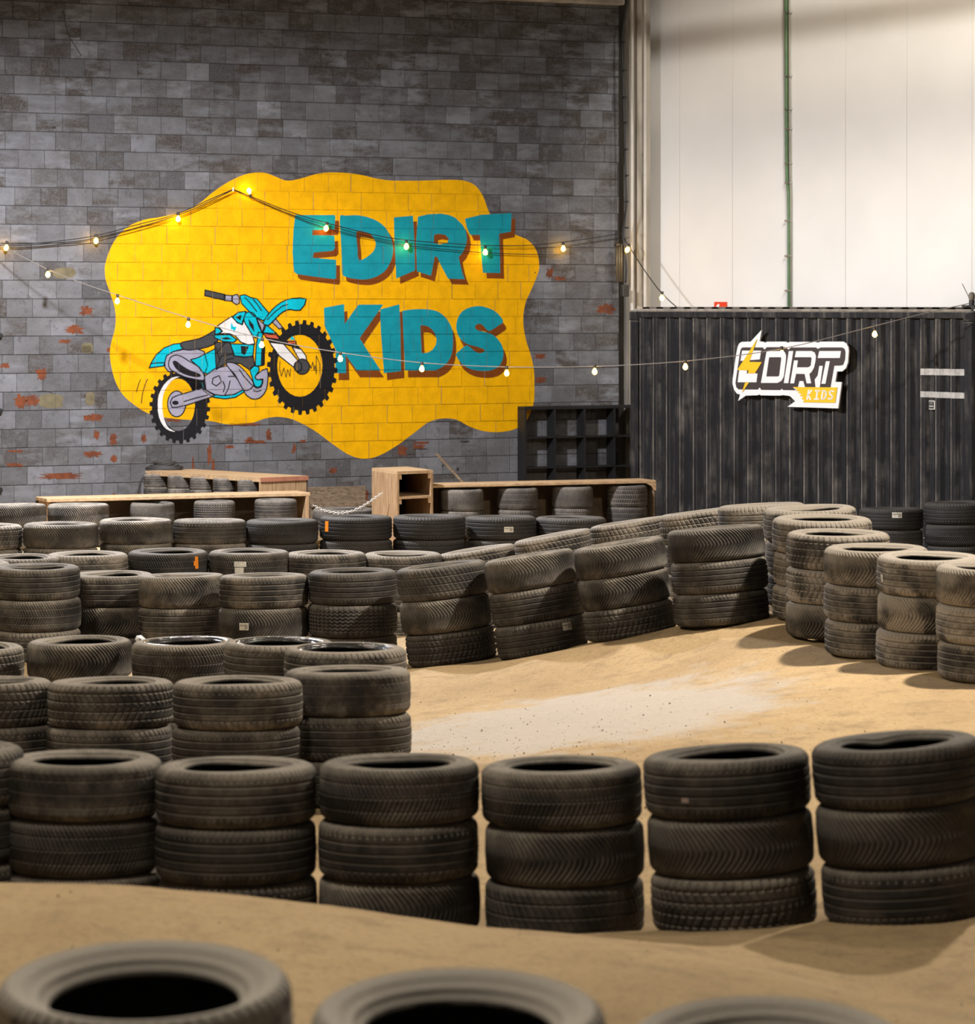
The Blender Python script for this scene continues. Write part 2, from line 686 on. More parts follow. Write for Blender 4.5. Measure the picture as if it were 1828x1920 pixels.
LET.append([conv([(1358, 120), (1480, 90), (1705, 78), (1700, 215), (1612, 232), (1618, 400), (1622, 525), (1492, 522), (1480, 400), (1468, 240), (1395, 240), (1370, 180)], o1, s1)])
o2, s2 = (590, 560), 4.941
LET.append([conv([(85, 85), (272, 50), (276, 235), (405, 55), (635, 55), (415, 368), (520, 530), (610, 665), (390, 665), (285, 520), (290, 690), (190, 690), (195, 480), (150, 380), (90, 250)], o2, s2)])
LET.append([conv([(605, 100), (785, 52), (795, 300), (800, 670), (640, 690), (615, 350)], o2, s2)])
LET.append([conv(spline([(812, 113), (900, 100), (1040, 98), (1150, 125), (1230, 200), (1275, 300), (1280, 430), (1260, 540), (1200, 620), (1120, 664)], 3, False) + [(835, 665), (825, 400)], o2, s2),
            conv([(978, 250), (1010, 248), (1045, 255), (1085, 285), (1115, 325), (1130, 375), (1124, 425), (1095, 470), (1050, 500), (992, 505), (985, 380)], o2, s2)])
LET.append([conv(spline([(1745, 215), (1700, 250), (1625, 298), (1590, 285), (1550, 240), (1510, 235), (1485, 255), (1500, 290), (1560, 305), (1640, 330), (1700, 380), (1740, 450), (1748, 530), (1720, 610), (1660, 655), (1570, 670), (1450, 655), (1360, 600), (1308, 520), (1345, 480), (1410, 430), (1470, 480), (1530, 505), (1570, 490), (1560, 465), (1480, 440), (1400, 415), (1340, 360), (1310, 280), (1320, 190), (1370, 115), (1450, 78), (1550, 70), (1660, 110), (1720, 165)], 2), o2, s2)])
for i, loops in enumerate(LET):
    sh = (7.3, 10.6) if i < 5 else (6.2, 13.2)
    lt = fill('letter', loops, PT, 2, mural)
    fill('letter_shadow', [[(x + sh[0], y + sh[1]) for x, y in l] for l in loops], PB, 1, lt)

# the painted dirt bike
oA, sA = (260, 530), 6.195
oB = (420, 530)
A = lambda pts: conv(pts, oA, sA)
B = lambda pts: conv(pts, oB, sA)
bike = wpart('motorbike', paint_polys(stroke_polys([(263, 712), (259, 722), (255.5, 735)], 1.6, False) + stroke_polys([(276.6, 711), (271, 723), (267.6, 735), (264.6, 756)], 1.6, False), 1, False).geo(), PK, mural)
bike['label'] = 'painted teal, white and grey dirt bike on a wheelie'


def knobby(cx, cy, rx, ry, n, k=.045):
    out = []
    for i in range(n):
        for fr, m_ in ((0, 1 - k), (.1, 1 + k), (.5, 1 + k), (.6, 1 - k)):
            a = 2 * math.pi * (i + fr) / n
            out.append((cx + rx * m_ * math.cos(a), cy + ry * m_ * math.sin(a)))
    return out


def ell(cx, cy, rx, ry, n=28):
    return [(cx + rx * math.cos(2 * math.pi * k / n), cy + ry * math.sin(2 * math.pi * k / n)) for k in range(n)]


def shape(name, pts, m, layer, line=2.1, curve=False, lines=()):
    if curve:
        pts = spline(pts, 3)
    p = fill(name, [pts], m, layer, bike)
    polys = stroke_polys(pts, line, True)
    for l in lines:
        polys += stroke_polys(l, line, False)
    wpart('outline', paint_polys(polys, layer + 1, False).geo(), PK, bike)
    return p


fill('tyre', [A(knobby(475, 1440, 338, 412, 26)), A(ell(460, 1418, 192, 304))], PK, 3, bike)
fill('tyre', [B(knobby(908, 985, 392, 528, 28)), B(ell(880, 965, 262, 360))], PK, 3, bike)
fill('inner_guard', [A([(440, 1030), (760, 1110), (800, 1250), (640, 1290), (600, 1180), (520, 1110)])], PK, 3, bike)
fill('rim', [A(spline([(475, 1092), (380, 1105), (290, 1190), (235, 1300), (218, 1420), (235, 1560), (290, 1670), (360, 1720), (425, 1730), (350, 1690), (300, 1600), (272, 1450), (285, 1300), (340, 1190), (410, 1120)], 2))], PW, 4, bike)
outline('squiggle', B([(650, 910), (645, 1010), (668, 1085), (695, 990), (720, 1100), (740, 1010), (765, 1090), (775, 1000)]), 1.3, 2, bike, False)
outline('squiggle', B([(985, 1010), (1000, 960), (1010, 1000), (1030, 920), (1045, 1020), (1055, 960), (1072, 1060), (1070, 850), (1110, 940), (1115, 1060)]), 1.3, 2, bike, False)
shape('hub', A(ell(440, 1408, 105, 150)), PG, 4)
shape('rear_fender', A([(122, 990), (150, 920), (200, 840), (290, 760), (400, 715), (500, 703), (510, 770), (400, 800), (320, 850), (300, 930), (290, 968)]), PC, 4, lines=[A([(135, 940), (210, 932), (290, 930)])])
shape('tail_section', A([(300, 930), (320, 850), (400, 800), (520, 775), (680, 770), (760, 800), (800, 960), (760, 1080), (340, 1030), (305, 985)]), PG, 4)
shape('side_cover', A([(600, 895), (690, 870), (900, 760), (940, 900), (900, 1010), (800, 1060), (740, 1040), (690, 975)]), PC, 5)
shape('seat', A(spline([(480, 708), (560, 680), (700, 650), (820, 590), (905, 545), (930, 600), (905, 690), (800, 745), (660, 775), (530, 778)], 2)), PD, 6)
shape('number_board', A(spline([(345, 940), (365, 870), (430, 840), (500, 860), (580, 910), (700, 980), (758, 1080), (750, 1135), (640, 1120), (520, 1090), (420, 1040), (360, 1000)], 2)), PG, 6)
fill('board_slot', [A(spline([(390, 920), (430, 908), (500, 960), (600, 1020), (705, 1058), (715, 1092), (640, 1095), (520, 1060), (430, 1000)], 2))], PK, 8, bike)
shape('crankcase', A([(760, 1090), (880, 1000), (1040, 960), (1060, 1010), (1150, 1130), (1220, 1240), (1100, 1300), (960, 1312), (880, 1300), (780, 1250)]), PG, 6,
      lines=[A([(980, 1150), (1000, 1210), (980, 1270)]), A([(1040, 1090), (1150, 1085)]), A([(1060, 1140), (1040, 1230), (1000, 1300)]), A([(860, 1110), (930, 1080), (960, 1150), (900, 1200), (850, 1170), (860, 1110)])])
shape('skid_plate', A([(738, 1150), (760, 1240), (880, 1302), (1000, 1312), (1120, 1295), (1210, 1240), (1232, 1262), (1120, 1332), (1000, 1350), (870, 1332), (748, 1255), (722, 1150)]), PC, 5)
shape('swing_arm', A([(365, 1390), (390, 1335), (450, 1310), (730, 1225), (800, 1262), (880, 1310), (830, 1332), (560, 1420), (440, 1447), (385, 1447)]), PG, 6, lines=[A([(525, 1380), (660, 1340), (800, 1305)])])
fill('axle', [A(ell(425, 1395, 38, 25, 14))], PK, 8, bike)
shape('engine', A([(880, 690), (1060, 700), (1100, 850), (1330, 860), (1345, 960), (1290, 1015), (1180, 940), (1050, 930), (960, 965), (900, 1010)]), PD, 6,
      lines=[A([(900, 820), (950, 760), (1000, 700)]), A([(930, 920), (960, 850), (1090, 830)]), A([(1000, 910), (1040, 890), (1100, 880)])])
shape('radiator_lower', B(spline([(300, 1010), (345, 968), (402, 980), (400, 1030), (360, 1090), (380, 1125), (442, 1130), (430, 1190), (390, 1215), (350, 1190), (328, 1110)], 2)), PC, 6)
shape('muffler', B(spline([(228, 1262), (330, 1200), (370, 1222), (430, 1210), (450, 1120), (390, 1130), (358, 1100), (390, 1058), (500, 998), (502, 1180), (470, 1280), (400, 1345), (310, 1345)], 2)), PG, 7, lines=[B([(340, 1255), (380, 1265), (430, 1250)])])
shape('exhaust_pipe', B(spline([(20, 932), (100, 930), (180, 970), (250, 1040), (320, 1130), (340, 1190), (290, 1242), (230, 1250), (180, 1170), (120, 1060), (60, 1000)], 2)), PG, 9, lines=[B([(175, 1010), (230, 1090), (320, 1190)])])
shape('radiator', B([(70, 710), (345, 720), (335, 850), (240, 870), (120, 850)]), PC, 7)
fill('radiator_vent', [B([(190, 732), (285, 742), (240, 842), (197, 822)])], PK, 9, bike)
shape('frame_tube', B([(400, 550), (450, 590), (415, 740), (470, 750), (455, 958), (380, 970), (362, 960), (370, 740)]), PC, 7)
fill('frame_side', [B([(432, 740), (475, 745), (472, 955), (425, 962)])], PK, 8, bike)
shape('tank', B([(-75, 500), (10, 440), (90, 390), (150, 465), (205, 488), (220, 430), (280, 530), (330, 620), (355, 710), (280, 722), (190, 690), (130, 620), (60, 592), (0, 590), (-65, 592), (-20, 565)]), PW, 9)
fill('tank_mark', [B([(80, 460), (105, 510), (145, 515), (110, 580), (105, 545), (75, 540)])], PC, 11, bike)
shape('tank_tail', A([(885, 520), (930, 530), (965, 565), (930, 590), (885, 602)]), PC, 9)
shape('shroud_lower', A([(880, 612), (1050, 600), (1135, 660), (1100, 692), (980, 684), (880, 640)]), PC, 9)
fill('shroud_vent', [A([(950, 648), (1020, 630), (1080, 655), (1000, 662)])], PK, 11, bike)
shape('tank_cap', B([(90, 400), (160, 345), (250, 332), (212, 490), (150, 460)]), PC, 9)
fill('cap_vent', [B([(130, 402), (200, 372), (190, 440)])], PK, 11, bike)
shape('radiator_shroud', B(spline([(230, 400), (260, 345), (330, 350), (380, 420), (440, 580), (400, 572), (370, 640), (335, 615), (270, 520), (232, 450)], 2)), PC, 10)
fill('shroud_slot', [B([(280, 420), (340, 490), (352, 580), (290, 490)])], PK, 12, bike)
shape('steering_head', B([(370, 400), (470, 490), (440, 580), (400, 500)]), PG, 10)
shape('grip', A([(770, 85), (1000, 138), (1000, 205), (765, 150)]), PD, 6)
shape('handlebar', B([(0, 145), (90, 150), (85, 215), (0, 205)]), PG, 6)
shape('clamp', B([(95, 150), (150, 135), (175, 180), (175, 240), (140, 255), (95, 225)]), PG, 7)
shape('number_plate', B([(180, 150), (240, 140), (300, 170), (380, 190), (500, 330), (520, 352), (470, 430), (450, 440), (330, 380), (200, 240)]), PC, 10,
      lines=[B([(240, 170), (310, 250), (375, 335)]), B([(330, 190), (390, 260), (430, 325)])])
shape('front_fender', B(spline([(450, 470), (490, 400), (560, 310), (660, 230), (780, 185), (950, 190), (880, 320), (760, 310), (680, 340), (600, 410), (520, 492), (480, 490)], 2)), PC, 12,
      lines=[B([(500, 430), (600, 330), (680, 270), (735, 255)])])
shape('fork_upper', B([(560, 460), (600, 420), (680, 520), (640, 540)]), PG, 6)
shape('fork_guard', B([(490, 490), (612, 592), (450, 582)]), PC, 8)
shape('fork_band', B([(450, 585), (612, 610), (650, 660), (490, 640)]), PR, 8)
fill('fork_clamp', [B([(480, 640), (650, 660), (830, 700), (895, 772), (700, 720), (525, 692)])], PK, 6, bike)
fill('fork_guard', [B([(790, 620), (825, 662), (760, 662)])], PC, 6, bike)
shape('fork_band', B([(730, 680), (830, 680), (832, 712), (742, 712)]), PR, 8)
shape('fork_leg', B([(525, 692), (690, 712), (862, 910), (820, 992), (640, 850)]), PW, 7)
shape('fork_leg', B([(790, 750), (890, 772), (950, 850), (955, 905), (870, 892)]), PW, 7)
shape('hub', B(ell(905, 975, 85, 88)), PD, 9)
shape('axle', B(ell(855, 975, 45, 58, 18)), PD, 11)

# peeled and stained patches on the blocks
M_red = mat('bare_brick', (.19, .050, .015), .9, col2=(.11, .030, .012), noise_scale=14, bump=.4, bump_scale=60)
M_olive = mat('damp_stain', (.17, .145, .085), .9, noise_amt=.3, noise_scale=10)
rp = random.Random(5)


def rag(cx, cy, w, h, n=38, jag=.58):
    """a ragged peeled patch"""
    out = []
    for k in range(n):
        a = 2 * math.pi * k / n
        s = 1 - jag * rp.random()
        ca, sa = math.cos(a), math.sin(a)
        ca = math.copysign(abs(ca) ** .6, ca)
        sa = math.copysign(abs(sa) ** .6, sa)
        out.append((cx + w / 2 * ca * s, cy + h / 2 * sa * s))
    return out


red = [(163, 583, 34, 22), (140, 618, 46, 18), (122, 640, 28, 10), (204, 656, 10, 14), (38, 752, 34, 34), (176, 783, 44, 16), (181, 815, 14, 24), (212, 824, 18, 28),
       (115, 893, 108, 16), (175, 852, 40, 16), (214, 860, 16, 16), (30, 846, 34, 6), (28, 872, 36, 10), (270, 822, 12, 18), (362, 874, 5, 40), (393, 852, 10, 46), (400, 874, 9, 34),
       (478, 828, 50, 10), (503, 816, 14, 28), (468, 824, 16, 10), (551, 842, 10, 22), (430, 838, 22, 8), (568, 827, 16, 8), (625, 882, 20, 14), (648, 928, 26, 12),
       (755, 845, 24, 26), (785, 838, 30, 12), (790, 830, 40, 6), (1031, 512, 16, 24), (1050, 522, 32, 10), (1136, 579, 42, 24), (1012, 668, 28, 14), (1014, 712, 26, 16), (8, 685, 22, 14),
       (78, 700, 24, 26), (60, 752, 30, 26), (213, 930, 8, 14), (232, 932, 8, 12), (456, 796, 74, 7), (325, 788, 46, 7), (686, 930, 14, 30)]
wpart('peeled_patches', paint_polys([t for a in red for t in tri_polys([rag(*a)])], 0).geo(), M_red, wall_back)
olive = [(164, 652, 24, 20), (96, 752, 52, 30), (169, 748, 20, 28), (163, 655, 20, 16), (120, 512, 46, 22), (1050, 470, 26, 18)]
wpart('damp_stains', paint_polys([t for a in olive for t in tri_polys([rag(*a, jag=.2)])], -.6).geo(), M_olive, wall_back)
M_pit = mat('broken_pit', (.03, .026, .024), .95)
pits = [(101 + 0, 239, 11, 6), (830, 873, 6, 6), (858, 880, 8, 9), (872, 828, 26, 5), (1003, 511, 4, 3), (790, 842, 36, 3), (770, 852, 20, 3)]
wpart('broken_pits', paint_polys([t for a in pits for t in tri_polys([rag(*a)])], .3).geo(), M_pit, wall_back)
wpart('crack', paint_polys(stroke_polys([(118, 20), (124, 50), (130, 70), (140, 85), (148, 98), (152, 104)], 1.6, False) + stroke_polys([(64, 735), (80, 733), (92, 735), (100, 738)], 1.3, False), 0, False).geo(), M_pit, wall_back)

# concrete beam above the blocks
ub, zb = wall_uv(1160, 11)
g = G()
g.box(wall_pt((U_MIN + U_MAX) / 2, zb + .35, .02), (U_MAX - U_MIN, .26, .7), (WU, WN, Vector((0, 0, 1))), .015)
trim = wpart('trim_1', g.geo(), M_column)
tag(trim, 'beige concrete beam along the top of the block wall', kind='structure')

# ------------------------------------------------------------------ white panel wall and column on the right
VA = P(1150, YH, 30.55)
VA.z = 0
VB = P(1990, YH, 27.5)
VB.z = 0
VU = (VB - VA).normalized()
VN = Vector((VU.y, -VU.x, 0))


def plane_pt(x, y, org, nrm, off=0.0):
    d = Vector(((x - CX) / F, 1, -(y - YH) / F))
    o = Vector((0, 0, EYE))
    t = ((org + nrm * off) - o).dot(nrm) / d.dot(nrm)
    return o + d * t


def white_pt(x, y, off=0.0):
    return plane_pt(x, y, VA, VN, off)


g = G()
L = (VB - VA).length * 1.75
g.box(VA + VU * (L / 2) + Vector((0, 0, 2.9)) - VN * .1, (L, .1, 6.8), (VU, VN, Vector((0, 0, 1))))
wall_right = wpart('wall_right', g.geo(), mat('panel_backing', (.35, .34, .32), .9))
tag(wall_right, 'white insulated panel wall behind the container', kind='structure')
seams = [1176, 1274, 1373, 1479, 1585, 1700, 1822, 1952, 2092, 2242, 2402, 2575]
for a, b_ in zip(seams[:-1], seams[1:]):
    ua = (white_pt(a, YH) - VA).dot(VU)
    ub_ = (white_pt(b_, YH) - VA).dot(VU)
    g = G()
    g.box(VA + VU * ((ua + ub_) / 2) + Vector((0, 0, 2.9)) - VN * .025, (ub_ - ua - .005, .05, 6.8), (VU, VN, Vector((0, 0, 1))), .001)
    wpart('panel', g.geo(), M_white, wall_right)

# column that ends the block wall
pc = P(1196, YH, 30.1)
pc.z = 2.9
g = G()
cw = 29 * 30.1 / FN
g.box(pc, (cw, .3, 6.8), (WU, WN, Vector((0, 0, 1))), .012)
column = empty('trim_2', (pc.x, pc.y, -.4))
tag(column, 'pale painted column between block wall and white panels', kind='structure')
wpart('shaft', g.geo(), M_column, column)
g = G()
q = P(1173.5, YH, 30.12)
q.z = 2.9
g.box(q, (.1, .22, 6.8), (WU, WN, Vector((0, 0, 1))), .01)
wpart('edge_strip', g.geo(), mat('shaded_trim', (.30, .27, .23), .8, noise_amt=.4, noise_scale=6, stretch=(1, 1, .2)), column)  # flange seen in shade; that shade is put into its darker colour
g = G()
q = P(1185, YH, 29.92)
q.z = 2.9
g.box(q, (.035, .03, 6.8), (WU, WN, Vector((0, 0, 1))), .008)
wpart('corner_bead', g.geo(), mat('white_trim', (.58, .55, .50), .6, noise_amt=.1), column)
g = G()
q = P(1209, YH, 29.95)
q.z = 2.9
g.box(q, (.03, .03, 6.8), (WU, WN, Vector((0, 0, 1))), .008)
wpart('corner_bead', g.geo(), MATS['white_trim'], column)

# roof beam above the frame, whose shade crosses the white wall
lampW = Vector(LAMP_W)
q1, q2 = white_pt(1170, 92), white_pt(1900, -10)
b1, b2 = lampW.lerp(q1, .72), lampW.lerp(q2, .72)
bd = (b2 - b1)
b1 -= bd * .3
b2 += bd * .3
ax0 = (b2 - b1).normalized()
ax1 = Vector((0, 0, 1)).cross(ax0).normalized()
g = G()
g.box((b1 + b2) / 2, ((b2 - b1).length, .16, .16), (ax0, ax1, ax0.cross(ax1)), .01)
wpart('trim_3', g.geo(), M_column)
tag(bpy.data.objects['trim_3'], 'steel roof beam above the white panel wall', kind='structure')

# green conduits on the white wall
conduit = empty('conduit_pair', white_pt(1476, 590))
tag(conduit, 'pair of thin green conduits running up the white panel wall', 'conduit')
M_green = mat('green_conduit', (.10, .20, .09), .45, noise_amt=.2)
M_grn2 = mat('grey_conduit', (.30, .30, .24), .45, noise_amt=.2)
g = G()
g.tube([white_pt(*p, .03) for p in [(1473.5, -30), (1474, 100), (1474, 200), (1474.5, 300), (1475.5, 340), (1478, 362), (1479, 420), (1479, 520), (1479, 600)]], .017, 8)
wpart('pipe', g.geo(), M_green, conduit, True)
g = G()
g.tube([white_pt(*p, .03) for p in [(1479.5, -30), (1480, 100), (1480.5, 200), (1481, 300), (1481.5, 340), (1482.5, 365), (1482.5, 600)]], .011, 8)
wpart('pipe', g.geo(), M_grn2, conduit, True)
for y in (24, 143, 205, 242, 306, 343, 414, 480, 545):
    g = G()
    c = white_pt(1478, y, .028)
    g.box(c, (.085, .05, .018), (VU, VN, Vector((0, 0, 1))), .004)
    wpart('clip', g.geo(), M_steel, conduit)

# fire sign peeking over the container
fs = empty('fire_sign', white_pt(1351, 590, .01))
tag(fs, 'small red fire sign with white symbol just above the container roof', 'sign')


def wfr(u, v, off):
    return white_pt(u, v, off)


g = G().prism([[(1339, 600), (1363, 600), (1363, 566), (1339, 566)]], wfr, .004, .012)
wpart('plate', g.geo(), mat('sign_red', (.72, .045, .012), .5), fs)
g = G().prism([[(1341, 579), (1344, 572), (1347, 569.5), (1349, 572), (1347.5, 576), (1349.5, 579), (1350, 590), (1344, 590), (1345, 577.5)]], wfr, .012, .015)
wpart('symbol', g.geo(), mat('sign_white', (.82, .82, .82), .5), fs)

# ------------------------------------------------------------------ shipping container
KL = P(1181, YH, 28.35)
KL.z = 0
KR = P(1824, YH, 26.15)
KR.z = 0
KU = (KR - KL).normalized()
KN = Vector((KU.y, -KU.x, 0))
KW = (KR - KL).length
K0, K1 = -.24, EYE - (584 - YH) * 27.2 / FN


def kp(u, z, off=0.0):
    return KL + KU * u + Vector((0, 0, z)) + KN * off


def kuv(x, y, off=0.0):
    p = plane_pt(x, y, KL, KN, off)
    return (p - KL).dot(KU), p.z


def container_material():
    m, nt, b = nodes_of('dusty_black_steel')
    geo = N(nt, 'ShaderNodeNewGeometry')
    pos = geo.outputs['Position']
    mp = N(nt, 'ShaderNodeMapping')
    mp.inputs['Scale'].default_value = (7, 7, .5)
    nt.links.new(pos, mp.inputs['Vector'])
    streak = noise_node(nt, mp.outputs['Vector'], 2.5, 6, .65)
    n2 = noise_node(nt, pos, 4.0, 6, .65)
    n3 = noise_node(nt, pos, 30, 5, .6)
    at = N(nt, 'ShaderNodeAttribute', attribute_name='edge')
    dust = math_node(nt, 'MULTIPLY', mrange(nt, streak, .45, .8), mrange(nt, n2, .40, .72), True)
    edge = math_node(nt, 'MULTIPLY', at.outputs['Fac'], mrange(nt, n2, .32, .62, .25, 1.0))
    f = math_node(nt, 'ADD', math_node(nt, 'MULTIPLY', dust, .45), math_node(nt, 'MULTIPLY', edge, .65), True)
    sepn = N(nt, 'ShaderNodeSeparateXYZ')
    nt.links.new(geo.outputs['Normal'], sepn.inputs[0])
    up = mrange(nt, sepn.outputs['Z'], .4, .9, 0, .8)
    f = math_node(nt, 'ADD', f, up, True)
    base = mixc(nt, n3, (.0065, .007, .0092), (.014, .0145, .018))
    col = mixc(nt, f, base, (.40, .36, .31))
    nt.links.new(col, b.inputs['Base Color'])
    b.inputs['Roughness'].default_value = .6
    b.inputs['Specular IOR Level'].default_value = .22
    bp = N(nt, 'ShaderNodeBump')
    bp.inputs['Strength'].default_value = .25
    bp.inputs['Distance'].default_value = .02
    nt.links.new(n2, bp.inputs['Height'])
    nt.links.new(bp.outputs['Normal'], b.inputs['Normal'])
    return m


M_cont = container_material()
cont = empty('shipping_container', kp(KW / 2, K0, -.85))
tag(cont, 'dusty black corrugated shipping container against the white panel wall', 'container')


def edge_attr(o, vals):
    a = o.data.attributes.new('edge', 'FLOAT', 'POINT')
    a.data.foreach_set('value', np.array(vals, dtype=np.float32))


# corrugated side
u_a, u_b = .13, KW - .09
NP_ = 23
pitch = (u_b - u_a) / NP_
prof, ev = [], []
for i in range(NP_):
    u0 = u_a + i * pitch
    for fr, dp, e in ((0, 0, 1), (.03, 0, 1), (.036, 0, 0), (.26, 0, 0), (.266, 0, .22), (.285, -.002, .22), (.29, -.004, 0), (.50, -.036, 0), (.78, -.036, 0), (.97, -.004, 0)):
        prof.append((u0 + fr * pitch, dp))
        ev.append(e)
prof.append((u_b, 0))
ev.append(1)
zs = [K0 + .12, .6, 1.4, K1 - .07]
v, f, vals = [], [], []
for z in zs:
    for (u, dp), e in zip(prof, ev):
        v.append(kp(u, z, dp - .012))
        vals.append(e)
n = len(prof)
for r in range(len(zs) - 1):
    for i in range(n - 1):
        f.append((r * n + i, r * n + i + 1, (r + 1) * n + i + 1, (r + 1) * n + i))
o = wpart('corrugated_side', (v, f), M_cont, cont)
edge_attr(o, vals)
AXK = (KU, KN, Vector((0, 0, 1)))
g = G().box(kp(KW / 2, K1 - .035, -.03), (KW - .1, .07, .07), AXK, .006)
wpart('top_rail', g.geo(), M_cont, cont)
g = G().box(kp(KW / 2, K1 + .012, -.045), (KW - .06, .06, .028), AXK, .008)
wpart('dusty_roof_edge', g.geo(), mat('pale_dust', (.36, .32, .26), .9, col2=(.20, .17, .14), noise_scale=14), cont)
g = G().box(kp(KW / 2, K0 + .06, -.03), (KW - .1, .07, .12), AXK, .006)
wpart('bottom_rail', g.geo(), M_cont, cont)
for u in (.06, KW - .05):
    g = G().box(kp(u, (K0 + K1) / 2, -.05), (.11, .12, K1 - K0 - .2), AXK, .012)
    wpart('corner_post', g.geo(), M_cont, cont)
    for z in (K0 + .06, K1 - .05):
        g = G().box(kp(u, z, -.06), (.13, .16, .12), AXK, .016)
        c_ = wpart('corner_casting', g.geo(), M_cont, cont)
        g = G().lathe(kp(u, z, .018), [(.03, 0), (.03, .005)], 12, (KU, Vector((0, 0, 1)), KN))
        wpart('casting_hole', g.geo(), mat('hole_black', (.01, .01, .01), .9), c_)
for u in (.02, KW - .02):
    g = G().box(kp(u, (K0 + K1) / 2, -.9), (.04, 1.6, K1 - K0 - .05), AXK, .01)
    wpart('end_wall', g.geo(), M_cont, cont)
# corrugated roof
v, f = [], []
rp_ = []
for i in range(NP_):
    u0 = .05 + i * (KW - .1) / NP_
    pw = (KW - .1) / NP_
    rp_ += [(u0, 0), (u0 + .38 * pw, 0), (u0 + .5 * pw, .022), (u0 + .88 * pw, .022)]
rp_.append((KW - .05, 0))
for off in (-.06, -1.7):
    for u, h in rp_:
        v.append(kp(u, K1 + .024 + h, off))
n = len(rp_)
for i in range(n - 1):
    f.append((i, i + 1, n + i + 1, n + i))
wpart('roof', (v, f), M_cont, cont)
g = G().box(kp(KW / 2, (K0 + K1) / 2, -1.7), (KW - .05, .04, K1 - K0 - .02), AXK)
wpart('back_wall', g.geo(), M_cont, cont)
g = G().box(kp(KW / 2, K0 + .05, -.88), (KW - .05, 1.6, .06), AXK)
wpart('underframe', g.geo(), M_cont, cont)
M_tape = mat('silver_tape', (.50, .49, .47), .55, noise_amt=.25, noise_scale=30)
for ya, yb, dd in ((691, 703, 1.5), (733.5, 744.5, 3.5)):
    (ua, za), (ub2, zb2) = kuv(1721, ya), kuv(1818, ya + dd)
    h = (yb - ya) * 26.6 / FN
    prof2 = [q for q in prof if ua < q[0] < ub2]
    v, f = [], []
    for u, dp in prof2:
        zt = za + (zb2 - za) * (u - ua) / (ub2 - ua)
        v += [kp(u, zt, max(dp, -.02) - .0105), kp(u, zt - h, max(dp, -.02) - .0105)]
    for i in range(len(prof2) - 1):
        f.append((2 * i + 1, 2 * i + 3, 2 * i + 2, 2 * i))
    wpart('tape_strip', (v, f), M_tape, cont)
ua, za = kuv(1741, 751)
ub2, zb2 = kuv(1752.5, 768)
stk = wpart('sticker', G().box(kp((ua + ub2) / 2, (za + zb2) / 2, -.006), (ub2 - ua, .006, za - zb2), AXK, .002).geo(), mat('label_white', (.62, .62, .60), .5), cont)
wpart('sticker_face', G().box(kp((ua + ub2) / 2 - .004, (za + zb2) / 2, -.004), (ub2 - ua - .014, .006, za - zb2 - .018), AXK, .001).geo(), mat('label_black', (.02, .02, .02), .5), stk)
for dx_ in (-.02, -.003, .014):
    wpart('sticker_dot', G().box(kp((ua + ub2) / 2 + dx_, (za + zb2) / 2 - .012, .001), (.010, .003, .014), AXK).geo(), MATS['label_white'], stk)
wpart('sticker_line', G().box(kp((ua + ub2) / 2 - .003, (za + zb2) / 2 + .02, .001), (.03, .003, .014), AXK).geo(), mat('label_grey', (.2, .2, .2), .5), stk)

# sign on the container
sign = empty('logo_sign', kp(*kuv(1480, 760), .08))
tag(sign, 'white cut-out EDIRT KIDS sign with yellow lightning bolt on the black container', 'sign')
oS, sS = (1340, 600), 6.5286
SOFF = .075


def sgn(pts):
    return [kuv(a, b_, SOFF) for a, b_ in conv(pts, oS, sS)]


def sframe(u, z, off):
    return kp(u, z, SOFF + off)


def sprism(name, loops, m, a, b_, parent=None):
    return wpart(name, G().prism([sgn(l) for l in loops], sframe, a, b_).geo(), m, parent or sign)


SW = mat('sign_board_white', (.80, .80, .81), .45)
SK = mat('sign_dark_brown', (.035, .026, .026), .5)
SY = mat('sign_yellow', (.80, .50, .01), .45)
sprism('backing_board', [[(330, 268), (440, 265), (575, 120), (548, 262), (600, 268), (614, 280), (640, 266), (870, 265), (892, 280), (920, 268), (1230, 268), (1265, 280), (1290, 265), (1575, 265), (1612, 290), (1634, 330), (1640, 380), (1630, 520), (1605, 590), (1560, 628), (1495, 630), (1475, 758), (1555, 760), (1510, 1082), (890, 1062), (985, 995), (920, 930), (830, 918), (800, 925), (560, 922), (545, 910), (520, 922), (380, 925), (285, 990), (312, 914), (270, 900), (235, 850), (218, 780), (220, 720), (262, 420), (280, 330), (300, 285)]], SW, -.02, 0)
sprism('dark_panel', [[(345, 335), (590, 335), (610, 362), (640, 332), (870, 332), (905, 362), (935, 335), (1240, 335), (1265, 354), (1300, 335), (1560, 335), (1590, 352), (1602, 390), (1598, 480), (1575, 548), (1540, 558), (1465, 560), (1418, 828), (960, 828), (1000, 860), (840, 858), (825, 842), (800, 858), (572, 855), (550, 825), (528, 852), (295, 850), (265, 825), (255, 770), (310, 400), (322, 350)]], SK, 0, .003)
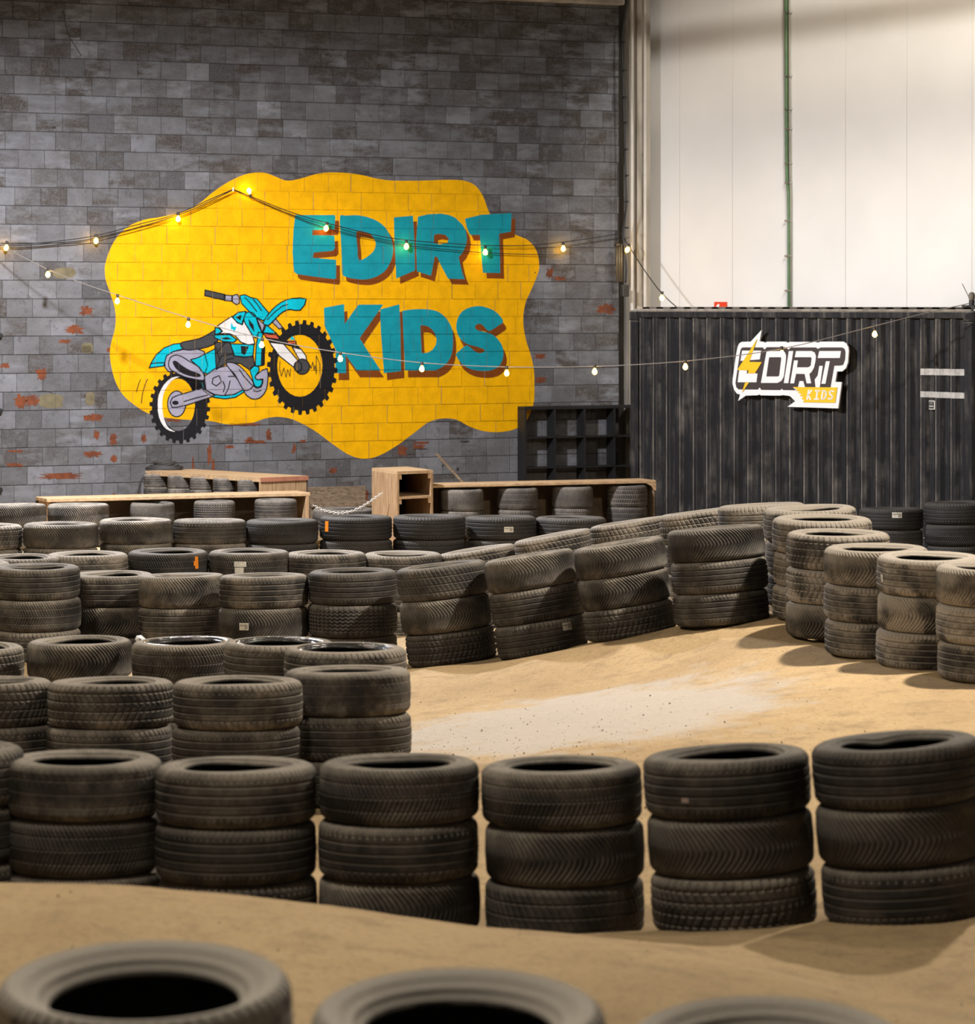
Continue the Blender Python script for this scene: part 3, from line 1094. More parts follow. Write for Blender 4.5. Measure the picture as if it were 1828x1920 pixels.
LS = [('letter_piece', [[(340, 375), (572, 375), (555, 482), (320, 500)]]), ('letter_piece', [[(305, 608), (402, 608), (395, 655), (528, 655), (515, 762), (285, 762)]]),
      ('letter', [[(640, 380), (830, 380), (862, 398), (877, 430), (876, 480), (850, 690), (820, 745), (770, 770), (570, 770)], [(670, 455), (810, 455), (820, 470), (795, 680), (780, 692), (635, 692)]]),
      ('letter', [[(912, 380), (965, 380), (905, 772), (850, 772)]]),
      ('letter', [[(1000, 380), (1190, 380), (1228, 400), (1243, 440), (1238, 500), (1220, 580), (1190, 635), (1162, 660), (1185, 775), (1130, 775), (1105, 660), (1000, 658), (975, 775), (928, 775), (975, 495), (1022, 495), (1010, 580), (1150, 580), (1180, 560), (1192, 470), (1180, 455), (985, 455)]]),
      ('letter', [[(1285, 380), (1550, 380), (1535, 465), (1265, 465)]]), ('letter_piece', [[(1365, 505), (1412, 505), (1360, 780), (1310, 780)]]),
      ('wedge', [[(1042, 748), (1088, 748), (1110, 828), (1022, 828)]]), ('wedge', [[(1285, 562), (1327, 562), (1288, 828), (1240, 828), (1228, 730), (1265, 680)]])]
for nm, lp in LS:
    sprism(nm, lp, SW, .003, .007)
sprism('lightning_bolt', [[(525, 230), (432, 513), (584, 515), (520, 620), (283, 612), (430, 385)]], SY, .007, .012)
sprism('bolt_tail', [[(425, 618), (515, 618), (500, 652), (410, 652)]], SY, .007, .010)
sprism('bolt_tail', [[(378, 765), (425, 765), (340, 890)]], SY, .007, .010)
ban = sprism('kids_banner', [[(960, 820), (1505, 825), (1478, 1012), (1085, 1006), (1098, 977), (1062, 965), (1092, 942), (1040, 925), (1072, 907), (1020, 890), (1052, 872), (1000, 866), (1012, 850)]], SY, .004, .008)


def sstroke(name, lines, w, parent):
    g = G()
    for l in lines:
        for a, b_ in zip(l[:-1], l[1:]):
            a, b_ = Vector(a), Vector(b_)
            d = (b_ - a).normalized()
            p = Vector((-d.y, d.x)) * w / 2
            e = d * w * .35
            g.prism([sgn([tuple(a + p - e), tuple(b_ + p + e), tuple(b_ - p + e), tuple(a - p - e)])], sframe, .008, .011)
    return wpart(name, g.geo(), SW, parent)


sstroke('letter', [[(1157, 860), (1137, 972)], [(1192, 862), (1150, 915), (1178, 972)]], 17, ban)
sstroke('letter', [[(1264, 868), (1250, 965)], [(1240, 866), (1288, 866)], [(1226, 968), (1276, 968)]], 17, ban)
sstroke('letter', [[(1330, 866), (1355, 868), (1370, 890), (1362, 945), (1340, 966), (1314, 966), (1330, 866)]], 17, ban)
sstroke('letter', [[(1460, 875), (1435, 866), (1415, 878), (1412, 905), (1445, 925), (1445, 952), (1425, 968), (1398, 960)]], 17, ban)
for px_ in (1400, 1470, 1540):
    ub3, zb3 = kuv(px_, 700)
    wpart('spacer', G().box(kp(ub3, zb3, .02), (.05, .07, .05), AXK, .004).geo(), M_black, sign)

# little lamp stub on the container corner
stub = empty('clamp_light', kp(KW - .03, K1 + .02, -.05))
tag(stub, 'small dark clamp light with cable on the container roof corner', 'lamp')
c = P(1822, 556, 26.0)
wpart('head', G().lathe(c - Vector((0, 0, .03)), [(.012, -.02), (.03, 0), (.036, .03), (.03, .06), (.012, .075)], 12).geo(), mat('dusty_grey', (.20, .18, .14), .7), stub, True)
wpart('bracket', G().box(P(1822, 568, 26.0), (.05, .05, .07), AXK, .008).geo(), M_black, stub)
wpart('base', G().box(P(1819, 574, 26.0), (.16, .08, .02), AXK, .005).geo(), M_black, stub)
wpart('cable', G().tube([P(1818, 560, 26), P(1811, 546, 26), P(1804, 532, 26.02)], .004, 6).geo(), M_black, stub)

# ------------------------------------------------------------------ tyre stacks: where they stand
TD, TW = .63, .213
# row, [(centre x, width, y of the front seam under the top tyre, depth or None, roll, levels)]
STACKS = {
    'front': [(-105, 300, 1525, 10.1, 0, 3), (157, 296, 1545, 10.1, 0, 3), (443, 303, 1558, 9.98, .6, 3), (749, 302, 1553, 9.97, .8, 3), (1054, 303, 1560, 9.92, 1.2, 3), (1366, 314, 1540, 9.68, 3.2, 3), (1686, 318, 1520, 9.55, 4.6, 3)],
    'near': [(-20, 236, 1367, 12.8, 0, 3), (208, 238, 1370, 12.7, 0, 3), (446, 245, 1372, 12.45, .4, 3), (652, 238, 1347, 12.78, 1, 3)],
    'nose': [(-52, 195, 1290, 15.5, 0, 3), (150, 198, 1281, 15.25, 1.2, 3), (348, 202, 1284, 14.95, 1, 3), (524, 210, 1288, 14.4, 0, 3), (648, 231, 1306, 13.35, 0, 3)],
    'middle': [(68, 165, 1128, 18.4, 0, 3), (208, 163, 1140, 18.75, 0, 3), (342, 164, 1142, 18.35, 1, 3), (495, 168, 1143, 18.0, .5, 3), (662, 168, 1137, 18.0, 1, 3), (833, 172, 1125, 17.6, 7, 3), (1000, 172, 1105, 17.35, 9.2, 3), (1168, 175, 1080, 17.05, 9.2, 3), (1345, 182, 1052, 16.62, 4.5, 3)],
    'right': [(1520, 176, 1020, 16.85, 2, 3), (1541, 188, 1043, 16.33, 0, 3), (1571, 195, 1072, 15.83, 0, 3), (1643, 197, 1103, 15.37, 0, 3), (1743, 200, 1122, 14.94, 0, 3), (1857, 205, 1142, 14.52, 0, 3)],
    'second': [(-60, 160, 1116, 18.9, 0, 3), (34, 157, 1104, 19.5, 0, 3), (163, 155, 1097, 19.7, 0, 3), (315, 151, 1092, 19.9, 0, 3), (467, 153, 1091, 19.95, 0, 3), (611, 152, 1094, 20.0, 0, 3), (755, 150, 1096, 20.1, 0, 3), (900, 150, 1084, 20.2, 9, 3), (1045, 151, 1057, 19.95, 10, 3), (1186, 151, 1032, 19.5, 9, 3), (1318, 156, 1015, 18.7, 7, 3), (1430, 166, 1007, 17.75, 3, 3)],
    'back': [(-28, 140, 1033, 21.6, 0, 3), (114, 141, 1030, 21.6, 0, 3), (255, 138, 1022, 21.9, 0, 3), (393, 137, 1021, 22.0, 0, 3), (529, 136, 1022, 22.1, 0, 3), (667, 137, 1015, 22.2, 0, 3), (805, 137, 1014, 22.3, 0, 3), (939, 134, 1014, 22.5, 0, 3), (1070, 134, 1016, 22.6, 0, 3)],
    'corner': [(1671, 121, 995, 24.9, 0, 3), (1795, 124, 985, 24.75, 1, 3)],
    'leftback': [(28, 118, 989, 23.3, 0, 2), (147, 116, 988, 23.7, 0, 2)],
    'fore': [(273, 556, 1985, 5.45, 0, 3), (860, 556, 2040, 5.42, 0, 3), (1440, 540, 2088, 5.5, 0, 3)],
}
PITCH = {'front': -.6, 'near': -1.5, 'nose': .4, 'middle': .6, 'right': 1.6, 'second': .8, 'back': -.5, 'corner': -.5, 'leftback': -1, 'fore': 6.0}
WIDTH = {'front': .218, 'near': .218, 'nose': .220, 'middle': .224, 'right': .213, 'second': .215, 'back': .200, 'corner': .205, 'leftback': .2, 'fore': .215}
INFO = []
BASES = []
for row, lst in STACKS.items():
    for i, (x, w, yb, d, roll, nl) in enumerate(lst):
        D = w * d / FN
        R = D / 2
        W = WIDTH[row] - (.017 if row == 'middle' and i > 6 else 0)
        lean = -2.6 if (row == 'middle' and i > 5) or (row == 'second' and i > 6) else (-1.5 if row == 'middle' and i in (2, 3, 5) else 0)
        ps = math.radians(PITCH[row] + lean + random.uniform(-.5, .5))
        ph = math.radians(roll + random.uniform(-.3, .3))
        zf = EYE - (yb - YH) * (d - R / S) / FN
        if row == 'fore':
            # only the rims show: place the top sidewall
            ytop = {0: 1858, 1: 1912, 2: 1963}[i]
            zf = EYE - (ytop - YH) * d / FN - W
        bz = zf + R * math.sin(ps)
        rot = Matrix.Rotation(-ph, 3, 'Y') @ Matrix.Rotation(ps, 3, 'X')
        up = rot @ Vector((0, 0, 1))
        bc = Vector(((x - CX) * d / FN, d * S, bz))          # bottom centre of the top tyre
        INFO.append((row, i, len(lst), D, W, rot, up, bc, nl))
        base = bc - up * (W * (nl - 1))
        for s in (-1, 0, 1):
            q = base + rot @ Vector((s * R * .9, 0, 0))
            BASES.append((q.x, q.y, q.z))

# ------------------------------------------------------------------ dirt floor
ctrl = list(BASES)
for x, y, d in [(-150, 1652, 8.7), (0, 1655, 8.7), (150, 1658, 8.7), (300, 1667, 8.7), (450, 1677, 8.65), (600, 1695, 8.6), (750, 1727, 8.5), (900, 1752, 8.45), (1060, 1766, 8.4), (1250, 1786, 8.3), (1420, 1812, 8.2)]:
    p = P(x, y, d)
    ctrl.append(tuple(p))
for x, d, z in [(1650, 8.4, .02), (1900, 8.6, .06), (300, 7.2, .27), (900, 7.2, .20), (1500, 7.2, .12), (1900, 7.2, .12), (300, 5.4, .21), (900, 5.4, .17), (1500, 5.4, .08), (300, 3, .2), (1500, 3, .1),
                (1000, 11.3, -.06), (1400, 11.3, -.02), (1700, 11.5, .02), (300, 11.4, -.15), (1000, 13, -.05), (1500, 13, .03), (1000, 15, -.08), (1350, 15.2, .05), (1200, 16.2, .0), (850, 16.4, -.16),
                (300, 17, -.28), (600, 16.5, -.24), (300, 14, -.25), (1700, 18, .2), (1900, 17, .2), (1300, 22, -.1), (1600, 22, -.2), (0, 26, -.22), (500, 26, -.22), (900, 26, -.22), (1300, 27, -.22), (1700, 26, -.24), (1900, 26, -.24), (0, 29, -.22), (900, 30, -.22), (1800, 31, -.24), (-300, 20, -.2), (-300, 12, -.1), (2200, 12, .1), (2100, 20, -.1)]:
    ctrl.append(((x - CX) * d / FN, d * S, z))
CT = np.array(ctrl)


def tps(r2):
    return .5 * r2 * np.log(r2 + 1e-9)


_n = len(CT)
_A = tps(((CT[:, None, :2] - CT[None, :, :2]) ** 2).sum(2)) + np.eye(_n) * .04
_Q = np.concatenate([np.ones((_n, 1)), CT[:, :2]], 1)
_M = np.block([[_A, _Q], [_Q.T, np.zeros((3, 3))]])
_sol = np.linalg.solve(_M, np.concatenate([CT[:, 2], np.zeros(3)]))


def ground(xs, ys):
    """smooth surface through the feet of the stacks and the mound"""
    sh = xs.shape
    q = np.stack([xs.ravel(), ys.ravel()], 1)
    out = np.empty(len(q))
    for a in range(0, len(q), 8000):
        c = q[a:a + 8000]
        d2 = ((c[:, None, :] - CT[None, :, :2]) ** 2).sum(2)
        out[a:a + 8000] = tps(d2) @ _sol[:_n] + _sol[_n] + c @ _sol[_n + 1:]
    return np.clip(out, -.5, .6).reshape(sh)


gx = np.arange(-9, 9.001, .075)
gy = np.concatenate([np.arange(2.5, 14, .06), np.arange(14, 45.5, .11)])
GX, GY = np.meshgrid(gx, gy)
GZ = ground(GX, GY)
# soften, then small ruts and lumps
for _ in range(1):
    GZ[1:-1, 1:-1] = (GZ[1:-1, 1:-1] * 2 + GZ[:-2, 1:-1] + GZ[2:, 1:-1] + GZ[1:-1, :-2] + GZ[1:-1, 2:]) / 6
lump = np.array([noise.fractal(Vector((a * 2.2, b_ * 2.2, 0)), 1.0, 2.1, 4) for a, b_ in zip(GX.ravel(), GY.ravel())]).reshape(GX.shape)
GZ = GZ + lump * .010
ny, nx = GX.shape
idx = np.arange(nx * ny).reshape(ny, nx)
quads = np.stack([idx[:-1, :-1], idx[:-1, 1:], idx[1:, 1:], idx[1:, :-1]], -1).reshape(-1, 4)


def sand_material():
    m, nt, b = nodes_of('packed_sand')
    geo = N(nt, 'ShaderNodeNewGeometry')
    pos = geo.outputs['Position']
    n1 = noise_node(nt, pos, .8, 6, .6)
    n2 = noise_node(nt, pos, 5, 7, .65)
    n3 = noise_node(nt, pos, 34, 6, .7)
    n4 = noise_node(nt, pos, 90, 4, .6)
    col = mixc(nt, mrange(nt, n1, .35, .65), (.475, .340, .188), (.375, .262, .142))
    col = mixc(nt, mrange(nt, n2, .50, .70, 0, .75), col, (.27, .19, .11))
    col = mixc(nt, mrange(nt, n3, .52, .70, 0, .65), col, (.19, .135, .08))
    col = mixc(nt, mrange(nt, n4, .55, .72, 0, .4), col, (.60, .47, .32))
    # pale dry dust swept together on the lane
    mp = N(nt, 'ShaderNodeMapping')
    mp.inputs['Location'].default_value = (-.55 / 1.25, -14.55 / 1.15, 0)
    mp.inputs['Scale'].default_value = (1 / 1.25, 1 / (1.15 * S), 0)
    nt.links.new(pos, mp.inputs['Vector'])
    ln = N(nt, 'ShaderNodeVectorMath', operation='LENGTH')
    nt.links.new(mp.outputs['Vector'], ln.inputs[0])
    mp2 = N(nt, 'ShaderNodeMapping')
    mp2.inputs['Scale'].default_value = (1.6, 1.4, 1)
    nt.links.new(pos, mp2.inputs['Vector'])
    ns = noise_node(nt, mp2.outputs['Vector'], 1.6, 7, .7)
    edge = math_node(nt, 'ADD', ln.outputs['Value'], math_node(nt, 'MULTIPLY', math_node(nt, 'SUBTRACT', ns, .5), 1.5))
    pale = mrange(nt, edge, 1.08, .72, 0, .82)
    col = mixc(nt, pale, col, (.455, .415, .375))
    col = mixc(nt, math_node(nt, 'MULTIPLY', pale, mrange(nt, n3, .55, .68, 0, .6)), col, (.27, .23, .19))
    nt.links.new(col, b.inputs['Base Color'])
    b.inputs['Roughness'].default_value = .95
    b.inputs['Specular IOR Level'].default_value = .15
    bp = N(nt, 'ShaderNodeBump')
    bp.inputs['Strength'].default_value = .55
    bp.inputs['Distance'].default_value = .03
    h = math_node(nt, 'ADD', math_node(nt, 'MULTIPLY', n2, .8), math_node(nt, 'ADD', math_node(nt, 'MULTIPLY', n3, .35), math_node(nt, 'MULTIPLY', n4, .12)))
    nt.links.new(h, bp.inputs['Height'])
    nt.links.new(bp.outputs['Normal'], b.inputs['Normal'])
    return m


me = bpy.data.meshes.new('floor')
me.from_pydata(np.stack([GX.ravel(), GY.ravel(), GZ.ravel()], 1).tolist(), [], quads.tolist())
me.materials.append(sand_material())
me.polygons.foreach_set('use_smooth', [True] * len(me.polygons))
floor = link('floor', me)
tag(floor, 'packed sandy dirt track with a low mound in front', kind='structure')


def ground_at(x, y):
    i = min(max(int(np.searchsorted(gx, x)), 1), nx - 1)
    j = min(max(int(np.searchsorted(gy, y)), 1), ny - 1)
    a = (x - gx[i - 1]) / (gx[i] - gx[i - 1])
    b_ = (y - gy[j - 1]) / (gy[j] - gy[j - 1])
    return float((GZ[j - 1, i - 1] * (1 - a) + GZ[j - 1, i] * a) * (1 - b_) + (GZ[j, i - 1] * (1 - a) + GZ[j, i] * a) * b_)


# crumbs of dirt on the lane
g = G()
rc = random.Random(11)
for k in range(1500):
    if k < 900:
        x, y = rc.gauss(.0, .8), rc.gauss(13.4, 1.0) * S
    else:
        x, y = rc.uniform(-2.5, 2.5), rc.uniform(6.3, 16.5) * S
    s = abs(rc.gauss(0, .0028)) + .0018
    z = ground_at(x, y)
    a = rc.random() * 6.28
    v = [(x + s * math.cos(a + q * 2.09) * rc.uniform(.7, 1.4), y + s * math.sin(a + q * 2.09), z - .002) for q in range(3)]
    g.add(v + [(x, y, z + s * rc.uniform(.7, 1.3))], [(0, 1, 3), (1, 2, 3), (2, 0, 3)])
o = wpart('dirt_crumbs', g.geo(), mat('dirt_clod', (.24, .175, .11), .95, noise_amt=.5))
tag(o, 'loose dirt crumbs and gravel scattered over the sandy lane', 'gravel', kind='stuff')

# ------------------------------------------------------------------ tyres
def rubber(name, gloss=0.0):
    m, nt, b = nodes_of(name)
    oi = N(nt, 'ShaderNodeObjectInfo')
    sep = N(nt, 'ShaderNodeSeparateColor')
    nt.links.new(oi.outputs['Color'], sep.inputs[0])
    dustv, groovev = sep.outputs[0], sep.outputs[1]
    tc = N(nt, 'ShaderNodeTexCoord')
    add = N(nt, 'ShaderNodeVectorMath', operation='ADD')
    cmb = N(nt, 'ShaderNodeCombineXYZ')
    nt.links.new(math_node(nt, 'MULTIPLY', sep.outputs[2], 50.0), cmb.inputs[0])
    nt.links.new(tc.outputs['Object'], add.inputs[0])
    nt.links.new(cmb.outputs[0], add.inputs[1])
    vec = add.outputs[0]
    n1 = noise_node(nt, vec, 4.0, 5, .6)
    n2 = noise_node(nt, vec, 28, 6, .65)
    n3 = noise_node(nt, vec, 140, 3, .6)
    geo = N(nt, 'ShaderNodeNewGeometry')
    sn = N(nt, 'ShaderNodeSeparateXYZ')
    nt.links.new(geo.outputs['Normal'], sn.inputs[0])
    up = mrange(nt, sn.outputs['Z'], .15, .8)
    at = N(nt, 'ShaderNodeAttribute', attribute_name='groove')
    f = math_node(nt, 'MULTIPLY', dustv, mrange(nt, n1, .40, .60, .08, 1.0))
    so = N(nt, 'ShaderNodeSeparateXYZ')
    nt.links.new(tc.outputs['Object'], so.inputs[0])
    shd = mrange(nt, math_node(nt, 'ABSOLUTE', so.outputs['Z']), .02, .098, .6, 1.5)
    f = math_node(nt, 'MULTIPLY', f, shd)
    f = math_node(nt, 'MULTIPLY', f, mrange(nt, n2, .3, .65, .5, 1.3))
    f = math_node(nt, 'ADD', f, math_node(nt, 'MULTIPLY', up, math_node(nt, 'ADD', dustv, .14)))
    f = math_node(nt, 'ADD', f, math_node(nt, 'MULTIPLY', at.outputs['Fac'], groovev), True)
    f = math_node(nt, 'MULTIPLY', f, mrange(nt, n3, .2, .7, .75, 1.1), True)
    base = mixc(nt, n2, (.011, .011, .0125), (.023, .0225, .0235))
    dcol = mixc(nt, math_node(nt, 'SUBTRACT', dustv, 1.0, True), (.275, .242, .203), (.50, .45, .39))
    col = mixc(nt, f, base, dcol)
    nt.links.new(col, b.inputs['Base Color'])
    r = mrange(nt, f, 0, .5, .55, .92)
    if gloss:
        r = mrange(nt, n2, .45, .65, .05, .3)
        nt.links.new(mixc(nt, .06, base, (.29, .245, .195)), b.inputs['Base Color'])
        b.inputs['Specular IOR Level'].default_value = .7
    else:
        b.inputs['Specular IOR Level'].default_value = .22
    nt.links.new(r, b.inputs['Roughness'])
    bp = N(nt, 'ShaderNodeBump')
    bp.inputs['Strength'].default_value = .45
    bp.inputs['Distance'].default_value = .004
    nt.links.new(math_node(nt, 'ADD', n2, n3), bp.inputs['Height'])
    nt.links.new(bp.outputs['Normal'], b.inputs['Normal'])
    return m


M_rub = rubber('dusty_rubber')
M_wet = rubber('wet_rubber', 1.0)
M_liner = mat('inner_liner', (.012, .0115, .011), .8, noise_amt=.3, noise_scale=12)

PROF_TREAD = [(-1, .2885, -.1035), (-.95, .2975, -.0985), (-.9, .3035, -.0925), (-.84, .3080, -.0855), (-.76, .3112, -.0775), (0, .3150, 0), (.76, .3112, .0775), (.84, .3080, .0855), (.9, .3035, .0925), (.95, .2975, .0985), (1, .2885, .1035)]
_s = np.array([p[0] for p in PROF_TREAD])
_r = np.array([p[1] for p in PROF_TREAD])
_z = np.array([p[2] for p in PROF_TREAD])


def soft(x, w, e):
    return np.clip((w + e - np.abs(x)) / (2 * e), 0, 1)


def fr(x):
    return x - np.floor(x) - .5


def tread_depth(kind, t, v):
    av = np.abs(v)
    d = np.zeros_like(v)
    sh = np.clip((av - .66) / .06, 0, 1) * np.clip((.97 - av) / .04, 0, 1)
    if kind == 'ribbed':
        for gq in (-.52, -.18, .18, .52):
            d = np.maximum(d, soft(v - gq, .022, .016) * .010)
        d = np.maximum(d, sh * soft(fr(t * 76), .13, .1) * .005)
    elif kind == 'wide ribbed':
        for gq in (-.6, -.3, .05, .42):
            d = np.maximum(d, soft(v - gq, .021, .015) * .0095)
        d = np.maximum(d, np.clip((av - .62) / .05, 0, 1) * np.clip((1 - av) / .03, 0, 1) * soft(fr(t * 62 + v * .6), .11, .09) * .0075)
    elif kind == 'herringbone':
        ph = t * 100 + 2.6 * av ** 1.35
        d = np.maximum(d, soft(fr(ph), .15, .13) * .0075 * np.clip((av - .03) / .05, 0, 1) * np.clip((.98 - av) / .05, 0, 1))
        d = np.maximum(d, soft(v, .03, .025) * .005)
        d = np.maximum(d, soft(av - .5, .025, .02) * .005)
    elif kind == 'chevron':
        ph = t * 86 + 3.3 * av ** 1.5
        d = np.maximum(d, soft(fr(ph), .16, .12) * .008 * np.clip((.98 - av) / .05, 0, 1))
        d = np.maximum(d, soft(fr(ph * 2), .10, .1) * .003)
    elif kind == 'blocky':
        ph = t * 54 + np.where(av < .62, 1.3 * av, 0)
        d = np.maximum(d, soft(fr(ph), .15, .11) * .007 * np.clip((.97 - av) / .05, 0, 1))
        for gq in (-.62, -.22, .22, .62):
            d = np.maximum(d, soft(v - gq, .038, .022) * .0075)
    elif kind == 'zigzag':
        tri = np.abs(fr(t * 50)) * 4 - 1
        for gq in (-.6, -.36, -.12, .12, .36, .6):
            d = np.maximum(d, soft(v - gq - .055 * tri, .038, .025) * .0065)
        d = np.maximum(d, sh * soft(fr(t * 50), .16, .1) * .006)
    elif kind == 'worn':
        for gq in (-.5, 0, .5):
            d = np.maximum(d, soft(v - gq, .025, .03) * .0022)
        ph = t * 60 + 1.5 * av
        d = np.maximum(d, soft(fr(ph), .10, .12) * .0018 * np.clip((av - .2) / .2, 0, 1))
    elif kind == 'slanted':
        for gq in (-.55, -.05, .45):
            d = np.maximum(d, soft(v - gq, .024, .018) * .009)
        ph = t * 60 + 1.6 * v
        d = np.maximum(d, soft(fr(ph), .12, .11) * .005 * np.clip((.97 - av) / .05, 0, 1))
    return d


def tread_mesh(kind, na=880, nv=88, depth_scale=1.0):
    t = np.arange(na) / na
    v = np.linspace(-1, 1, nv)
    T, V = np.meshgrid(t, v)
    d = tread_depth(kind, T, V) * depth_scale
    r = np.interp(V, _s, _r) - d
    z = np.interp(V, _s, _z)
    x = r * np.cos(2 * np.pi * T)
    y = r * np.sin(2 * np.pi * T)
    me = bpy.data.meshes.new('tread_' + kind.replace(' ', '_'))
    I = np.arange(na * nv).reshape(nv, na)
    q = np.stack([I[:-1, :], np.roll(I[:-1, :], -1, 1), np.roll(I[1:, :], -1, 1), I[1:, :]], -1).reshape(-1, 4)
    me.from_pydata(np.stack([x.ravel(), y.ravel(), z.ravel()], 1).tolist(), [], q.tolist())
    a = me.attributes.new('groove', 'FLOAT', 'POINT')
    a.data.foreach_set('value', np.clip(d.ravel() / .007, 0, 1).astype(np.float32))
    me.polygons.foreach_set('use_smooth', [True] * len(me.polygons))
    me.materials.append(M_rub)
    return me


PROF_CASE = [(.2900, .1025), (.282, .1062), (.2755, .1075), (.272, .1068), (.269, .1085), (.257, .1098), (.248, .1075), (.240, .1045), (.234, .1050), (.229, .1072), (.2235, .1070), (.2195, .1020), (.2155, .0975), (.210, .0965), (.2055, .0945), (.2025, .0905), (.2015, .084), (.204, .079), (.212, .079), (.235, .086), (.262, .083), (.285, .066), (.297, .035), (.3005, 0)]


def case_mesh(name, sag=0.0, kink=False, m=None, na=88, drop=0.0):
    prof = PROF_CASE + [(r, -z) for r, z in reversed(PROF_CASE[:-1])]
    v, f = [], []
    n = len(prof)
    for k in range(na):
        a = 2 * math.pi * k / na
        for r, z in prof:
            wgt = min(1, max(0, (.285 - r) / .075))
            dz = sag * math.cos(2 * a + .6) * wgt - abs(sag) * .6 * wgt - drop * wgt
            rr = r
            if kink and z > 0:
                da = (a - math.radians(104) + math.pi) % (2 * math.pi) - math.pi
                gq = math.exp(-(da / .38) ** 2)
                rr = r - .034 * gq * wgt
                dz -= .012 * gq * wgt
            v.append((rr * math.cos(a), rr * math.sin(a), z + (dz if z > 0 else 0)))
    for k in range(na):
        k2 = (k + 1) % na
        for i in range(n - 1):
            f.append((k * n + i, k * n + i + 1, k2 * n + i + 1, k2 * n + i))
    me = mesh(name, v, f, M_rub, True)
    me.materials.append(M_liner)
    if m:
        me.materials.append(m)
    for k, p in enumerate(me.polygons):
        i = k % (n - 1)
        if m and 5 < i and prof[i][0] < .262:
            p.material_index = 2
        elif 16 <= i <= n - 18:
            p.material_index = 1
    return me


CASES = [case_mesh('tyre_casing', 0), case_mesh('tyre_casing', .006), case_mesh('tyre_casing', -.005), case_mesh('tyre_casing', .010)]
CASE_KINK = case_mesh('tyre_casing', .004, True)
CASE_FORE = case_mesh('tyre_casing', .002, drop=.032)
CASE_WET = case_mesh('tyre_casing', .003, m=M_wet)
KINDS = ['ribbed', 'wide ribbed', 'herringbone', 'chevron', 'blocky', 'zigzag', 'worn', 'slanted']
TREADS = {k: tread_mesh(k) for k in KINDS}
CODE = {'r': 'ribbed', 'w': 'wide ribbed', 'h': 'herringbone', 'v': 'chevron', 'b': 'blocky', 'z': 'zigzag', 'o': 'worn', 's': 'slanted'}
# tread of every tyre, top to bottom
TYPES = {
    'front': ['whw', 'ohh', 'rrw', 'hwv', 'hvs', 'rvb', 'rvw'],
    'near': ['bww', 'bwr', 'wrr', 'oww'],
    'nose': ['bvh', 'vbh', 'hhr', 'wrr', 'wrr'],
    'middle': ['rhw', 'rvh', 'vrw', 'rvh', 'rzh', 'svb', 'vrw', 'vvb', 'vrr'],
    'right': ['wrr', 'wbr', 'bbv', 'vrr', 'rvr', 'vrr'],
    'second': ['wrh', 'wrh', 'wrr', 'hvb', 'hbr', 'wrr', 'wrr', 'brr', 'brv', 'bhr', 'brr', 'wrr'],
    'back': ['bbr', 'vbr', 'vhr', 'wrr', 'hrr', 'rhr', 'wrr', 'rhr', 'rbr'],
    'corner': ['rhr', 'whr'], 'leftback': ['vh', 'vb'], 'fore': ['www', 'www', 'www'],
}
# dust (0 clean .. 1 caked)
DUST = {'front': .32, 'near': .40, 'nose': .66, 'middle': .44, 'right': 1.15, 'second': .75, 'back': .42, 'corner': .02, 'leftback': .30, 'fore': 2.0}
DUST_AT = {('second', 3): .12, ('second', 4): .32, ('back', 4): .05, ('back', 5): .02, ('back', 6): .03, ('back', 7): .03, ('back', 8): .08, ('middle', 4): .30, ('middle', 5): .24, ('middle', 6): .26, ('middle', 7): .26, ('middle', 8): .30}
ORD = ['first', 'second', 'third', 'fourth', 'fifth', 'sixth', 'seventh', 'eighth', 'ninth', 'tenth', 'eleventh', 'twelfth']
ROWTXT = {'front': 'in the long front row', 'near': 'in the near left row', 'nose': 'in the left row with wet rims', 'middle': 'in the curved middle row',
          'right': 'in the right-hand row', 'second': 'in the row behind the middle curve', 'back': 'in the straight back row', 'corner': 'before the container at right',
          'leftback': 'beside the left wooden bench', 'fore': 'at the bottom edge'}
GRP = {'front': 'tyres stacked in the front row', 'near': 'tyres stacked in the near left row', 'nose': 'tyres of the left row with wet rims', 'middle': 'tyres of the curved middle row',
       'right': 'tyres of the right-hand row', 'second': 'tyres of the row behind the middle curve', 'back': 'tyres of the straight back row', 'corner': 'clean tyres before the container',
       'leftback': 'tyres beside the left bench', 'fore': 'blurred tyres at the bottom edge'}


def make_tyre(centre, rot, D, W, kind, dust, groove, label, group, case=None, tread_mat=None):
    o = link('tyre', case or random.choice(CASES))
    spin = random.uniform(0, 6.28)
    if case is CASE_KINK:
        spin = 0
    o.matrix_world = Matrix.Translation(centre) @ rot.to_4x4() @ Matrix.Rotation(spin, 4, 'Z') @ Matrix.Diagonal((D / TD, D / TD, W / .2155, 1))
    c = (dust, groove, random.random(), 1)
    o.color = c
    t = link('tread', TREADS[kind], o)
    t.color = c
    tag(o, label, 'tyre', group)
    return o, spin


